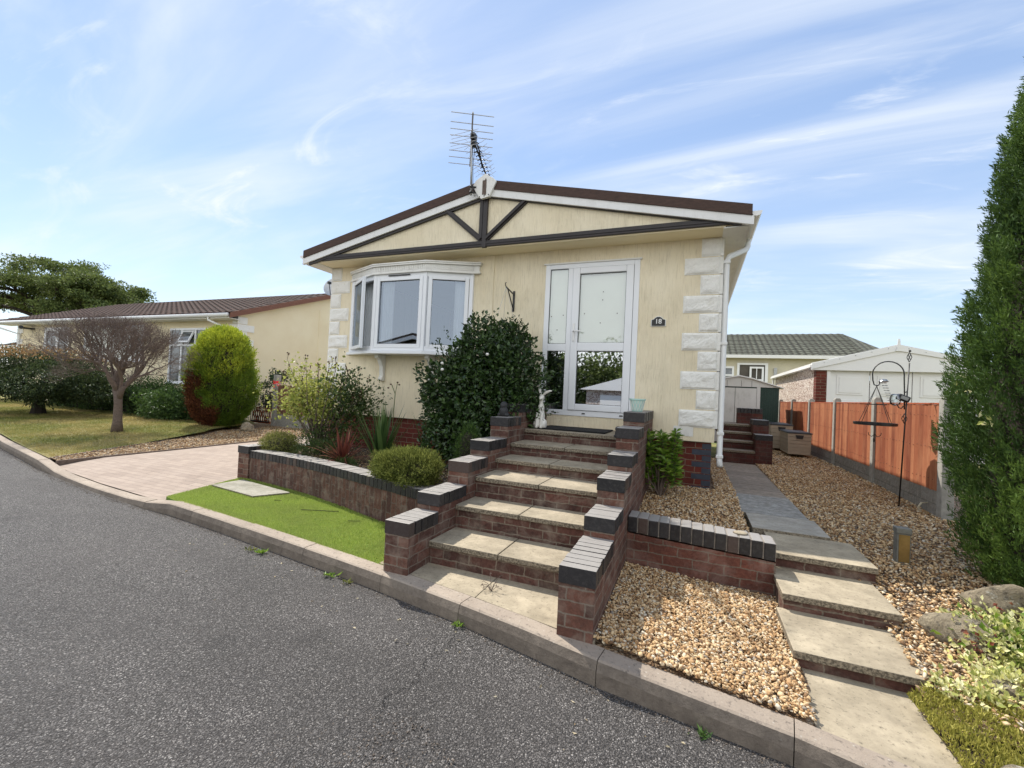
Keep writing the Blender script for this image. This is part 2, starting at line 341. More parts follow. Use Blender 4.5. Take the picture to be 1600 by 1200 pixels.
    c = g.mix(g.rng(g.noise(uv, 20, 6, .7), .3, .7, 0, .6), c, (.36,.34,.30)); g.set(Base_Color=c, Roughness=.95)
    g.bump(f, -.9, .02); g.bump(g.noise(uv, 14, 5, .6), .8, .03)
    # roof tiles
    def tiles(name, a, b, moss, bw=.30, rh=.34):
        g = NG(name); uv = g.uv(); sp = g.N.new('ShaderNodeSeparateXYZ'); g.L.new(uv, sp.inputs[0])
        row = g.math('FRACT', g.math('DIVIDE', sp.outputs[1], rh)); wv = g.math('SINE', g.math('MULTIPLY', sp.outputs[0], 2*math.pi/bw))
        c = g.mix(g.rng(g.noise(uv, 2.5, 7, .7), .3, .7), a, b); c = g.mix(g.rng(g.rnd(), 0, 1, 0, .5), c, b)
        c = g.mix(g.math('MULTIPLY', g.ramp(g.noise(uv, 9, 6, .7), [(.5, 0.), (.7, 1.)]), .5), c, moss)
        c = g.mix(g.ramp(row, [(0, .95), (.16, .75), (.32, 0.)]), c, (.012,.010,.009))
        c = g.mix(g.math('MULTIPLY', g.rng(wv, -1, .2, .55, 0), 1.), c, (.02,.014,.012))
        g.set(Base_Color=c, Roughness=.85, Specular_IOR_Level=.15)
        g.bump(g.math('SUBTRACT', g.math('MULTIPLY', wv, .35), row), 1, .035)
    tiles('tile_brown', (.030,.016,.013), (.065,.032,.025), (.06,.042,.032)); tiles('tile_green', (.085,.090,.070), (.14,.145,.115), (.22,.23,.18))
    # glass
    glassmat('glass_bay', .34, (.92,.95,.96), (.50,.58,.69)); glassmat('glass_door', .62, (.6,.66,.62)); glassmat('glass_door_top', .20, (.95,.97,.94)); glassmat('glass_clear', .15, (.9,.96,.98))
    g = NG('glass_far'); g.set(Base_Color=g.mix(g.rng(g.noise(g.map(g.uv(), (1,5,1)), 3, 3), .4, .6), (.05,.06,.07), (.16,.18,.20)), Roughness=.05, Specular_IOR_Level=1.)
    # leaves
    leafmat('leaf_camellia', (.013,.030,.008), (.030,.065,.014), (.075,.13,.032), .32, .14, .5)
    leafmat('leaf_cypress', (.020,.046,.012), (.058,.115,.024), (.15,.235,.045), .6, .2, .3)
    leafmat('leaf_conifer', (.035,.080,.010), (.12,.21,.022), (.50,.55,.05), .6, .3, .3)
    leafmat('leaf_conifer_brown', (.06,.022,.012), (.13,.045,.022), (.20,.08,.035), .8, .15, .2)
    leafmat('leaf_hedge', (.022,.050,.012), (.06,.12,.025), (.14,.23,.055), .45, .2, .4)
    leafmat('leaf_maple', (.014,.030,.012), (.040,.065,.022), (.10,.13,.045), .6, .2, .3)
    leafmat('leaf_maple_tip', (.16,.09,.035), (.30,.17,.07), (.42,.28,.13), .6, .35, .3)
    leafmat('leaf_tree', (.04,.065,.018), (.11,.15,.038), (.23,.28,.085), .55, .25, .3)
    leafmat('leaf_rose', (.09,.13,.015), (.27,.32,.05), (.58,.58,.18), .45, .4, .4)
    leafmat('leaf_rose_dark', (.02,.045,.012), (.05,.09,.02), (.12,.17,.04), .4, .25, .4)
    leafmat('leaf_laurel', (.05,.11,.012), (.15,.27,.03), (.32,.46,.07), .35, .35, .5)
    leafmat('leaf_heather', (.03,.05,.010), (.12,.15,.03), (.32,.34,.09), .7, .3, .2)
    leafmat('leaf_moss', (.11,.12,.018), (.31,.29,.05), (.55,.50,.14), .7, .3, .2)
    leafmat('leaf_variegated', (.13,.20,.025), (.62,.61,.19), (.90,.87,.55), .45, .3, .4)
    leafmat('leaf_olive', (.05,.07,.015), (.17,.19,.045), (.36,.36,.11), .7, .3, .2)
    leafmat('blade_red', (.07,.02,.018), (.22,.06,.042), (.44,.17,.10), .5, .3, .4)
    leafmat('blade_green', (.022,.050,.012), (.06,.12,.03), (.15,.23,.07), .45, .3, .4)
    leafmat('leaf_dead', (.25,.18,.10), (.5,.42,.28), (.7,.62,.45), .8, .1, .2)
make_materials()

# ------------------------------------------------------------------ mesh building
class MB:
    def __init__(s): s.V = []; s.F = []; s.n = 0
    def add(s, v, f, rnd=None):
        v = np.asarray(v, float).reshape(-1, 3)
        by = {}
        for q in f: by.setdefault(len(q), []).append(q)
        r = random.random() if rnd is None else rnd
        for k, q in by.items(): s.F.append((np.array(q, np.int64)+s.n, np.full(len(q), r)))
        s.V.append(v); s.n += len(v); return s
    def arr(s, v, f, r):
        s.F.append((np.asarray(f, np.int64)+s.n, np.asarray(r, float))); s.V.append(np.asarray(v, float)); s.n += len(v); return s
    def box(s, x0, x1, y0, y1, z0, z1, rnd=None):
        v = [(x0,y0,z0),(x1,y0,z0),(x1,y1,z0),(x0,y1,z0),(x0,y0,z1),(x1,y0,z1),(x1,y1,z1),(x0,y1,z1)]
        return s.add(v, [(0,3,2,1),(4,5,6,7),(0,1,5,4),(1,2,6,5),(2,3,7,6),(3,0,4,7)], rnd)
    def obox(s, c, ax, ay, az, hx, hy, hz, rnd=None):       # oriented box
        c, ax, ay, az = map(lambda q: np.array(q, float), (c, ax, ay, az)); v = []
        for k in (-1,1):
            for i, j in ((-1,-1),(1,-1),(1,1),(-1,1)): v.append(c+ax*hx*i+ay*hy*j+az*hz*k)
        return s.add(v, [(0,3,2,1),(4,5,6,7),(0,1,5,4),(1,2,6,5),(2,3,7,6),(3,0,4,7)], rnd)
    def bar(s, a, b, w, h, up=(0,0,1), rnd=None):
        a = Vector(a); b = Vector(b); d = (b-a); l = d.length; d.normalize(); sd = d.cross(Vector(up)).normalized(); u = sd.cross(d)
        return s.obox((a+b)/2, sd, d, u, w/2, l/2, h/2, rnd)
    def quad(s, *p, rnd=None): return s.add(p, [tuple(range(len(p)))], rnd)
    def prism(s, poly, axis, a, b, rnd=None):               # poly in the two other axes, extruded along axis
        def P(p, t):
            return {'x': (t, p[0], p[1]), 'y': (p[0], t, p[1]), 'z': (p[0], p[1], t)}[axis]
        n = len(poly); v = [P(p, a) for p in poly]+[P(p, b) for p in poly]
        ar = sum(poly[i][0]*poly[(i+1) % n][1]-poly[(i+1) % n][0]*poly[i][1] for i in range(n))
        if axis == 'y': ar = -ar
        if (b > a) != (ar > 0): v = v[n:]+v[:n]
        # first ring is "bottom"
        f = [tuple(range(n-1,-1,-1)), tuple(range(n, 2*n))]+[(i, (i+1) % n, n+(i+1) % n, n+i) for i in range(n)]
        return s.add(v, f, rnd)
    def tube(s, pts, rad, k=6, cap=True, rnd=None):
        pts = [Vector(p) for p in pts]; n = len(pts)
        rad = [rad]*n if isinstance(rad, (int, float)) else rad
        v = []; pu = None
        for i, p in enumerate(pts):
            d = (pts[min(i+1, n-1)]-pts[max(i-1, 0)]).normalized()
            if pu is None: pu = d.orthogonal().normalized()
            pu = (pu-d*pu.dot(d)); pu = pu.normalized() if pu.length > 1e-6 else d.orthogonal().normalized()
            q = d.cross(pu)
            for j in range(k):
                a = 2*math.pi*j/k; v.append(p+(pu*math.cos(a)+q*math.sin(a))*rad[i])
        f = [(i*k+j, i*k+(j+1) % k, (i+1)*k+(j+1) % k, (i+1)*k+j) for i in range(n-1) for j in range(k)]
        if cap and k > 2: f += [tuple(range(k-1,-1,-1)), tuple(range((n-1)*k, n*k))]
        return s.add(v, f, rnd)
    def lathe(s, prof, c=(0,0,0), k=16, rnd=None):
        v = []; n = len(prof)
        for r, z in prof:
            for j in range(k):
                a = 2*math.pi*j/k; v.append((c[0]+r*math.cos(a), c[1]+r*math.sin(a), c[2]+z))
        f = [(i*k+j, i*k+(j+1) % k, (i+1)*k+(j+1) % k, (i+1)*k+j) for i in range(n-1) for j in range(k)]
        f += [tuple(range(k-1,-1,-1)), tuple(range((n-1)*k, n*k))]
        return s.add(v, f, rnd)
    def ball(s, c, r, k=10, m=7, rnd=None):
        r = (r,r,r) if isinstance(r, (int, float)) else r; v = []; f = []
        for i in range(m+1):
            t = math.pi*i/m
            for j in range(k):
                a = 2*math.pi*j/k; v.append((c[0]+r[0]*math.sin(t)*math.cos(a), c[1]+r[1]*math.sin(t)*math.sin(a), c[2]-r[2]*math.cos(t)))
        for i in range(m):
            for j in range(k): f.append((i*k+j, i*k+(j+1) % k, (i+1)*k+(j+1) % k, (i+1)*k+j))
        return s.add(v, f, rnd)
    def build(s, name, mat, parent=None, bevel=0, smooth=False, kind=None, label=None):
        V = np.concatenate(s.V); me = bpy.data.meshes.new(name)
        org = np.array(parent['_w'] if parent is not None and '_w' in parent else (0,0,0), float)
        loops = np.concatenate([f.ravel() for f, r in s.F]); cnt = np.concatenate([np.full(f.shape[0], f.shape[1]) for f, r in s.F])
        rr = np.concatenate([r for f, r in s.F]); st = np.concatenate(([0], np.cumsum(cnt)[:-1]))
        Vl = V-org
        me.vertices.add(len(V)); me.vertices.foreach_set('co', Vl.astype(np.float32).ravel())
        me.loops.add(len(loops)); me.loops.foreach_set('vertex_index', loops.astype(np.int32))
        me.polygons.add(len(cnt)); me.polygons.foreach_set('loop_start', st.astype(np.int32)); me.polygons.foreach_set('loop_total', cnt.astype(np.int32))
        me.update(calc_edges=True)
        a = me.attributes.new('rnd', 'FLOAT', 'FACE'); a.data.foreach_set('value', rr.astype(np.float32))
        if len(cnt) < 60000:                                # uv in metres, laid on each face's own plane
            nrm = np.zeros(len(cnt)*3, np.float32); me.polygons.foreach_get('normal', nrm); nrm = nrm.reshape(-1, 3)
            ln = np.repeat(nrm, cnt, 0); P = V[loops]
            flat = np.abs(ln[:,2]) > .72
            h = np.stack([-ln[:,1], ln[:,0]], 1); hl = np.linalg.norm(h, axis=1, keepdims=True); h = h/np.maximum(hl, 1e-6)
            # snap so that walls running along the axes share one brick layout
            u = P[:,0]*np.abs(h[:,0])*np.where(h[:,0]*1 < 0, 1, 1)+P[:,1]*np.abs(h[:,1])*np.sign(h[:,0]*h[:,1]+1e-9)
            vv = P[:,2]/np.maximum(np.sqrt(np.maximum(1-ln[:,2]**2, 1e-3)), .4)
            uv = np.where(flat[:,None], P[:,:2], np.stack([u, vv], 1))
            ul = me.uv_layers.new(name='uv'); ul.data.foreach_set('uv', uv.astype(np.float32).ravel())
        me.polygons.foreach_set('use_smooth', np.full(len(cnt), bool(smooth)))
        me.materials.append(MATS[mat]); me.update()
        o = bpy.data.objects.new(name, me); COL.objects.link(o)
        if parent is not None: o.parent = parent; o['_w'] = list(org)
        if bevel:
            b = o.modifiers.new('bevel', 'BEVEL'); b.width = bevel; b.segments = 2; b.limit_method = 'ANGLE'; b.angle_limit = R(40)
        if kind: o['kind'] = kind
        if label: o['label'] = label
        return o

def root(name, loc, label, cat, group=None):
    o = bpy.data.objects.new(name, None); COL.objects.link(o); o.location = loc; o['_w'] = list(loc); o.empty_display_size = .2
    o['label'] = label; o['category'] = cat
    if group: o['group'] = group
    return o
def tag(o, label, cat=None, group=None, kind=None):
    o['label'] = label
    if cat: o['category'] = cat
    if group: o['group'] = group
    if kind: o['kind'] = kind
    return o
def copy_tree(o, parent=None):
    c = o.copy(); COL.objects.link(c); c.parent = parent
    for ch in list(o.children): copy_tree(ch, c)
    return c

# leaves, vectorised
def unit(v): return v/np.maximum(np.linalg.norm(v, axis=1, keepdims=True), 1e-9)
def leaves(mb, P, D, size, width=.5, fold=.15, rng=None, rnd=None, nrm=None):
    """diamond leaves at P pointing along D"""
    rng = rng or RNG; n = len(P); size = np.broadcast_to(size, n)[:,None]
    D = unit(D); q = unit(rng.normal(size=(n,3))) if nrm is None else unit(nrm+rng.normal(size=(n,3))*.5)
    Sd = unit(np.cross(D, q)); U = np.cross(Sd, D)
    a = P; t = P+D*size; m = P+D*size*.45
    l = m-Sd*size*width*.5+U*size*fold; r = m+Sd*size*width*.5+U*size*fold
    v = np.stack([a, r, t, l], 1).reshape(-1, 3); b = np.arange(n)*4
    f = np.concatenate([np.stack([b, b+1, b+2], 1), np.stack([b, b+2, b+3], 1)])
    rr = rng.random(n) if rnd is None else rnd
    mb.arr(v, f, np.concatenate([rr, rr]))
def lump(D, k=14, amp=.12, freq=3., rng=None):
    rng = rng or RNG; out = np.zeros(len(D))
    for _ in range(k):
        w_ = rng.normal(size=3)*freq; out += np.sin(D@w_+rng.random()*6.28)
    return out*amp/math.sqrt(k)
def blob_points(c, r, n, shell=.35, amp=.12, freq=3., rng=None, zmin=None):
    rng = rng or RNG; D = unit(rng.normal(size=(n,3)))
    k = 1+lump(D, amp=amp, freq=freq, rng=rng)*1.6
    rad = (1-shell*rng.random(n)**1.5)*k
    P = np.array(c)+D*np.array(r)*rad[:,None]
    if zmin is not None:
        ok = P[:,2] > zmin; P = P[ok]; D = D[ok]
    return P, unit(D/np.array(r))
def shrub_foliage(mb, c, r, n, size, width=.5, shell=.35, amp=.12, freq=3., up=.3, spread=.8, zmin=None, fold=.15, rng=None, cluster=1, cs=.05):
    rng = rng or RNG
    P, D = blob_points(c, r, n//cluster, shell, amp, freq, rng, zmin)
    if cluster > 1:
        P = np.repeat(P, cluster, 0)+rng.normal(size=(len(P)*cluster, 3))*cs; D = np.repeat(D, cluster, 0)
    dd = D+rng.normal(size=D.shape)*spread+np.array([0,0,up])
    sz = size*(.6+.8*rng.random(len(P)))
    leaves(mb, P, dd, sz, width, fold, rng, nrm=D+np.array([0,0,.6]))
# ------------------------------------------------------------------ ground, road, kerb
m = MB(); m.quad((-400,-300,-1.32),(300,-300,-1.32),(300,500,-1.32),(-400,500,-1.32)); m.V[0][:,2] -= .1; tag(m.build('ground', 'lawn_base'), 'dry grassy ground reaching away beyond the houses', kind='structure')
KP = [(-40,6.0),(-20,1.3),(-12,-.55),(-6,-1.86),(-3.3,-2.39),(-2.3,-2.57),(-1.2,-2.72),(.30,-2.86),(.75,-2.86),(1.66,-2.96),(2.6,-3.08),(3.62,-3.21),(4.57,-3.37),(5.50,-3.55),(6.38,-3.645),(7.29,-3.85),(8.2,-4.14),(9.1,-4.45),(14,-6.2),(30,-13)]
def rdz(x): return float(np.interp(x, [4.57,6.38,9.1], [-1.225,-1.275,-1.35]))
def kz(x):
    return float(np.interp(x, [-3.3,-2.3,.12,.50,5.2,6.45,8.5], [-1.105,-1.175,-1.175,-1.105,-1.105,-1.155,-1.22]))
def ky(x): return float(np.interp(x, [p[0] for p in KP], [p[1] for p in KP]))
m = MB()
rd = [(p[0], p[1]-.02) for p in KP]
for a, b in zip(rd, rd[1:]): m.quad((a[0],a[1]-60,rdz(a[0])),(b[0],b[1]-60,rdz(b[0])),(b[0],b[1]+.04,rdz(b[0])),(a[0],a[1]+.04,rdz(a[0])))
tag(m.build('road', 'road'), 'worn grey asphalt road sloping past the front gardens', kind='structure')
# kerb stones
m = MB()
xs = [-40,-30,-20,-16,-12,-9,-7.5]+list(np.arange(-6.05, 9.2, .9))+[14,30]
xs = sorted(set([round(x, 3) for x in xs]))
xs = [x for x in xs if not (5.3 < x < 5.7 or 6.2 < x < 6.6 or 4.4 < x < 4.8)]+[4.57,5.50,6.38]; xs.sort()
for a, b in zip(xs, xs[1:]):
    if b-a < .25: continue
    sub = [a+.002, (a+b)/2, b-.002]; rr = random.random(); dz = random.uniform(-.004,.004); rings = []
    for x in sub:
        y = ky(x); z = kz(x)+dz; t = Vector((1, (ky(x+.1)-ky(x-.1))/.2, 0)).normalized(); nn = Vector((-t.y, t.x, 0))
        prof = [(0,-1.36),(.006,z-.055),(.022,z-.008),(.034,z),(.140,z+.003),(.146,z-.003),(.146,-1.36)]
        rings.append([(x+nn.x*o, y+nn.y*o, h) for o, h in prof])
    k = 7; v = [p for rg in rings for p in rg]
    f = [(i*k+j, (i+1)*k+j, (i+1)*k+(j+1) % k, i*k+(j+1) % k) for i in range(2) for j in range(k)]+[tuple(range(k)), tuple(range(3*k-1, 2*k-1, -1))]
    m.add(v, f, rr)
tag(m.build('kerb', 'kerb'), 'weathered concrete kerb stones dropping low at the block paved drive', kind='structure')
# grit and dirt along the foot of the kerb
def scatter_poly(poly, n, rng=RNG):
    P = np.array(poly); lo = P.min(0); hi = P.max(0); out = []
    while sum(len(o) for o in out) < n:
        q = lo+(hi-lo)*rng.random((n*2, 2)); ins = np.zeros(len(q), bool)
        for i in range(len(P)):
            x1, y1 = P[i]; x2, y2 = P[(i+1) % len(P)]
            c = ((y1 > q[:,1]) != (y2 > q[:,1])) & (q[:,0] < (x2-x1)*(q[:,1]-y1)/(y2-y1+1e-12)+x1); ins ^= c
        out.append(q[ins])
    return np.concatenate(out)[:n]
t_ = (1+5**.5)/2
ICO = unit(np.array([(-1,t_,0),(1,t_,0),(-1,-t_,0),(1,-t_,0),(0,-1,t_),(0,1,t_),(0,-1,-t_),(0,1,-t_),(t_,0,-1),(t_,0,1),(-t_,0,-1),(-t_,0,1)], float))
ICF = np.array([(0,11,5),(0,5,1),(0,1,7),(0,7,10),(0,10,11),(1,5,9),(5,11,4),(11,10,2),(10,7,6),(7,1,8),(3,9,4),(3,4,2),(3,2,6),(3,6,8),(3,8,9),(4,9,5),(2,4,11),(6,2,10),(8,6,7),(9,8,1)])
def stones(mb, P, size, flat=.62, rng=RNG):
    n = len(P); rot = np.linalg.qr(rng.normal(size=(n,3,3)))[0]
    tilt = rng.normal(size=(n,3))*.35
    sc = np.stack([size*(.7+.6*rng.random(n)), size*(.55+.45*rng.random(n)), size*flat*(.6+.6*rng.random(n))], 1)*.5
    az_ = rng.random(n)*6.283; ca, sa = np.cos(az_), np.sin(az_)
    v = ICO[None]*(1+rng.uniform(-.22,.22,(n,12,1)))*sc[:,None,:]
    tx = tilt[:,0]; ty = tilt[:,1]
    z = v[:,:,2]+v[:,:,0]*tx[:,None]+v[:,:,1]*ty[:,None]
    x = v[:,:,0]*ca[:,None]-v[:,:,1]*sa[:,None]; y = v[:,:,0]*sa[:,None]+v[:,:,1]*ca[:,None]
    V = np.stack([x, y, z], 2)+P[:,None,:]
    F = ICF[None]+(np.arange(n)*12)[:,None,None]
    mb.arr(V.reshape(-1,3), F.reshape(-1,3), np.repeat(rng.random(n), 20))
def gravel(poly, zf, n, size, mat, label, thick=.018):
    q = scatter_poly(poly, n); z = zf(q[:,0], q[:,1])+RNG.random(n)*thick+.002*np.sin(q[:,0]*9)+.003*np.sin(q[:,1]*7)
    mb = MB(); stones(mb, np.column_stack([q, z]), size*(.45+1.05*RNG.random(n)**1.6))
    return tag(mb.build('gravel', mat, smooth=True), label, kind='stuff')
m = MB(); n = 2600
x = RNG.uniform(-6, 9, n); y = np.array([ky(a) for a in x])-.004-np.abs(RNG.normal(size=n))*.035
stones(m, np.column_stack([x, y, np.array([rdz(a)+.002 for a in x])]), .004+.010*RNG.random(n)**2)
tag(m.build('road_grit', 'grit'), 'line of grit lying on the road along the foot of the kerb', kind='stuff')
# crack and rough patch in the asphalt near the camera
def crack(pts, wd, label):
    m = MB(); P = []
    for i in range(len(pts)-1):
        a = Vector(pts[i]); b = Vector(pts[i+1])
        for k in range(10): P.append(a.lerp(b, k/10)+Vector((random.uniform(-.012,.012), random.uniform(-.012,.012))))
    for i in range(len(P)-1):
        d = (P[i+1]-P[i]).normalized(); nn = Vector((-d.y, d.x)); w1 = wd*(.3+.7*abs(math.sin(i*1.7))); w2 = wd*(.3+.7*abs(math.sin((i+1)*1.7)))
        z = -1.2205
        m.quad((P[i]-nn*w1).to_3d()+Vector((0,0,z)), (P[i]+nn*w1).to_3d()+Vector((0,0,z)), (P[i+1]+nn*w2).to_3d()+Vector((0,0,z)), (P[i+1]-nn*w2).to_3d()+Vector((0,0,z)))
    tag(m.build('road_crack', 'crack'), label, kind='structure')
m = MB(); pp = [(4.35,-4.3),(4.8,-4.15),(5.2,-4.35),(5.15,-4.75),(4.7,-4.9),(4.3,-4.7)]
q = scatter_poly(pp, 700); stones(m, np.column_stack([q, np.full(700, -1.228)]), .005+.008*RNG.random(700)); tag(m.build('loose_chippings', 'grit', smooth=True), 'patch of loose dark chippings on the worn asphalt near the viewer', kind='stuff')
crack([(4.62,-3.50),(4.66,-3.62),(4.60,-3.80),(4.68,-3.95),(4.60,-4.12),(4.66,-4.25)], .0019, 'ragged dark crack crossing the asphalt from the kerb joint')
m = MB()
m.tube([(2.05,-2.32,-1.095),(2.20,-2.28,-1.088),(2.38,-2.20,-1.092),(2.42,-2.16,-1.095)], .004, 5); m.tube([(2.75,-2.38,-1.093),(2.86,-2.33,-1.09)], .003, 5); m.tube([(1.5,-2.2,-1.095),(1.58,-2.17,-1.09)], .003, 5)
tag(m.build('fallen_twigs', 'bark_dark'), 'thin dark twigs lying on the artificial turf', kind='stuff')
# ------------------------------------------------------------------ turf, lawn, drive, gravel areas
turf = [(.36,-2.68),(.62,-2.73),(1.66,-2.83),(2.6,-2.95),(3.62,-3.08),(3.84,-3.11),(3.84,-2.20),(3.0,-2.20),(2.4,-2.0),(1.5,-1.75),(.36,-1.56),(.05,-1.54)]
m = MB(); m.prism(turf, 'z', -1.24, -1.112); tag(m.build('turf_base', 'turf_base'), 'green backing under the artificial turf', kind='structure')
def blades(poly, n, zf, h, wdt, mat, name, label, lean=.5, zoff=0):
    q = scatter_poly(poly, n); P = np.column_stack([q, zf(q[:,0], q[:,1])+zoff]); D = np.array([0,0,1.])+RNG.normal(size=(n,3))*lean; D[:,2] = np.abs(D[:,2])+.2; D = unit(D)
    s_ = unit(np.cross(D, RNG.normal(size=(n,3)))); hh = (h*(.6+.7*RNG.random(n)))[:,None]
    v = np.stack([P-s_*wdt, P+s_*wdt, P+D*hh], 1).reshape(-1,3); f = np.arange(n*3).reshape(-1,3)
    mb = MB(); mb.arr(v, f, RNG.random(n)); return tag(mb.build(name, mat), label, kind='stuff')
blades(turf, 130000, lambda x, y: np.full(len(x), -1.112), .020, .0022, 'turf', 'turf', 'bright green artificial turf between the kerb and the planter wall', .55)
m = MB(); m.add([(.26,-2.10,-1.10),(1.17,-2.22,-1.10),(1.36,-1.86,-1.10),(.27,-1.68,-1.10),(.26,-2.10,-1.085),(1.17,-2.22,-1.085),(1.36,-1.86,-1.085),(.27,-1.68,-1.085)], [(4,5,6,7),(0,1,5,4),(1,2,6,5),(2,3,7,6),(3,0,4,7)], .1)
tag(m.build('concrete_cover', 'cover_grey', bevel=.004), 'flat pale concrete cover set in the artificial turf', 'cover')
drive = [(-3.0,-2.28),(-2.3,-2.42),(-1.2,-2.57),(.30,-2.70),(.16,-2.30),(.05,-1.54),(.05,.0),(-.05,.0),(-.05,10),(-3.7,10),(-3.55,.8),(-3.43,-.9),(-3.3,-2.2)]
m = MB(); m.add([(x_,y_,-1.106 if y_ > -1.9 else -1.165) for x_, y_ in drive]+[(-3.4,-1.7,-1.108),(.10,-1.8,-1.107)], [(0,1,2,3,4,14,13,12),(14,5,6,7,8,9,10,11,13)]); tag(m.build('driveway', 'pavers'), 'pinkish block paved driveway between the two homes', kind='structure')
strip = [(-3.0,-2.26),(-3.03,-.9),(-3.15,.8),(-3.3,6.5),(-6.6,4.6),(-5.62,3.08),(-5.5,1.8),(-4.87,1.1),(-3.97,-.98),(-3.36,-2.24)]
sb = [(-3.0,-2.24),(-3.03,-.9),(-3.15,.8),(-3.3,6.5),(-8,6.5),(-6.6,3.0),(-6.2,1.8),(-5.6,1.1),(-4.6,-.98),(-3.9,-2.1),(-3.5,-2.2)]
m = MB(); m.add([(x_,y_,-1.101) for x_, y_ in sb], [tuple(range(len(sb)))]); tag(m.build('gravel_strip_bed', 'gravel_bed'), 'thin bed of gravel between lawn and drive', kind='structure')
gravel(strip, lambda x, y: np.full(len(x), -1.10), 14000, .030, 'pebble_dull', 'strip of small brown stones between the lawn and the driveway')
lawn = [(-3.36,-2.24),(-3.97,-.98),(-4.87,1.1),(-5.5,1.8),(-5.62,3.08),(-7,3.7),(-24,3.7),(-40,5.2),(-40,7),(-20,1.44),(-12,-.41),(-6,-1.72)]
def lz(x, y): return -1.095+.10*np.clip((y+2)/4, 0, 1)*np.clip((-x-3.3)/1.5, 0, 1)
m = MB(); nx, ny = 70, 24
G = []
for i in range(nx+1):
    X = -3.36-36.6*(i/nx)**1.6; y0 = ky(X)+.14
    y1 = float(np.interp(-X, [3.36,3.97,4.87,5.5,5.62,7,60], [-2.24,-.98,1.1,1.8,3.08,3.9,6.9]))
    for j in range(ny+1):
        Y = y0+(max(y1, y0+.01)-y0)*j/ny; G.append((X, Y, float(lz(X, Y))+.012*math.sin(X*1.3)*math.sin(Y*1.7)))
m.add(G, [(i*(ny+1)+j, i*(ny+1)+j+1, (i+1)*(ny+1)+j+1, (i+1)*(ny+1)+j) for i in range(nx) for j in range(ny)])
tag(m.build('lawn', 'lawn_base', smooth=True), 'sun bleached lawn rising gently in front of the neighbouring home', kind='structure')
lp = [(-3.4,-2.2),(-3.97,-.98),(-4.87,1.1),(-5.5,1.8),(-5.62,3.0),(-20,3.0),(-20,1.5),(-12,-.4),(-6,-1.7)]
blades(lp, 90000, lambda x, y: lz(x, y)+.012*np.sin(x*1.3)*np.sin(y*1.7), .035, .004, 'lawn_blade', 'grass', 'short dry yellow green grass of the neighbouring lawn', .6)
m = MB()
for pl_ in ([(-2.97,-2.30),(-3.03,-.9),(-3.15,.8),(-3.3,6.5)], [(-3.33,-2.24),(-3.97,-.98),(-4.87,1.1),(-5.5,1.8),(-5.62,3.08)]):
    for a, b in zip(pl_, pl_[1:]): m.bar((*a,-1.16),(*b,-1.16),.035,.15)
tag(m.build('edging', 'bark_grey'), 'thin dark edging boards between lawn, stones and drive', kind='structure')
# gravel right of the steps
front = [(5.45,-3.39),(5.50,-3.40),(6.49,-3.51),(6.535,-2.12),(5.45,-2.12)]
upper = [(5.45,-1.92),(6.42,-1.92),(6.42,3.45),(6.20,3.45),(6.20,.02),(5.45,.02)]
right = [(7.02,3.4),(7.02,-1.86),(7.10,-1.95),(7.05,-3.0),(7.3,-3.3),(9.4,-3.3),(9.4,-.2),(8.45,.1),(8.45,10),(7.3,10),(7.3,3.4)]
def fz(x, y): return np.interp(x, [5.45,6.5], [-1.09,-1.145])
def uz(x, y): return np.interp(y, [-1.9,0,2], [-.875,-.79,-.80])
def rz(x, y): return np.interp(y, [-3.3,-2.4,-1.6,-.4,2], [-1.10,-1.06,-.95,-.90,-.83])
def bed(name, poly, zf, label):
    m = MB(); P = np.array(poly); ys = sorted(set(list(np.linspace(P[:,1].min(), P[:,1].max(), 14)))); X0, X1 = P[:,0].min(), P[:,0].max(); v = []; f = []
    for i, yy in enumerate(ys):
        for xx in (X0, X1): v.append((xx, yy, float(zf(xx, yy))-.03))
    for i in range(len(ys)-1): f.append((2*i, 2*i+1, 2*i+3, 2*i+2))
    m.add(v, f); tag(m.build(name, 'gravel_bed'), label, kind='structure')
bed('gravel_bed', front, fz, 'gravel bed behind the kerb'); bed('gravel_bed', upper, uz, 'gravel bed beside the brick corner of the home'); bed('gravel_bed', right, rz, 'gravel bed between path and wooden fence')
gravel(front, fz, 17000, .0195, 'pebble', 'loose golden pebbles in the small bed by the kerb')
gravel(upper, uz, 13000, .021, 'pebble', 'loose golden pebbles between the brick steps and the paved path')
gravel([(7.02,3.4),(7.02,-1.86),(7.10,-1.95),(7.05,-3.0),(7.3,-3.3),(9.3,-3.3),(9.3,.3),(8.45,.3),(8.45,3.4)], rz, 44000, .0215, 'pebble', 'loose golden pebbles between the paved path and the fence')
gravel([(7.3,3.4),(8.45,3.4),(8.45,9),(7.3,9)], rz, 10000, .027, 'pebble', 'loose pebbles around the storage boxes')
# path
m = MB()
ys = [3.44,3.05,2.66,2.27,1.88,1.49,1.10,.71,.32]
mp_ = MB()
for a, b in zip(ys, ys[1:]):
    m.box(6.42,7.02,b+.012,a,-.90,-.845+random.uniform(-.002,.002))
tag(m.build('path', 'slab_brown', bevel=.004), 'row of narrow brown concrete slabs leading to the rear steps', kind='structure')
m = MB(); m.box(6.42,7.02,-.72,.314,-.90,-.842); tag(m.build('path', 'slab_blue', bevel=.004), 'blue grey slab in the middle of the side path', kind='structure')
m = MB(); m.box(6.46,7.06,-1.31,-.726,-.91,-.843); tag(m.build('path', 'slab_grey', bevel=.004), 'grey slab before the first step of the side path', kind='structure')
m = MB(); m.prism([(6.49,-3.515),(7.0,-3.64),(7.0,-2.95),(6.49,-2.95)], 'z', -1.30, -1.168, .2); m.V[0][[2,3,6,7],2] -= .012; tag(m.build('path', 'slab_buff', bevel=.003), 'buff slab where the side path meets the kerb', kind='structure')
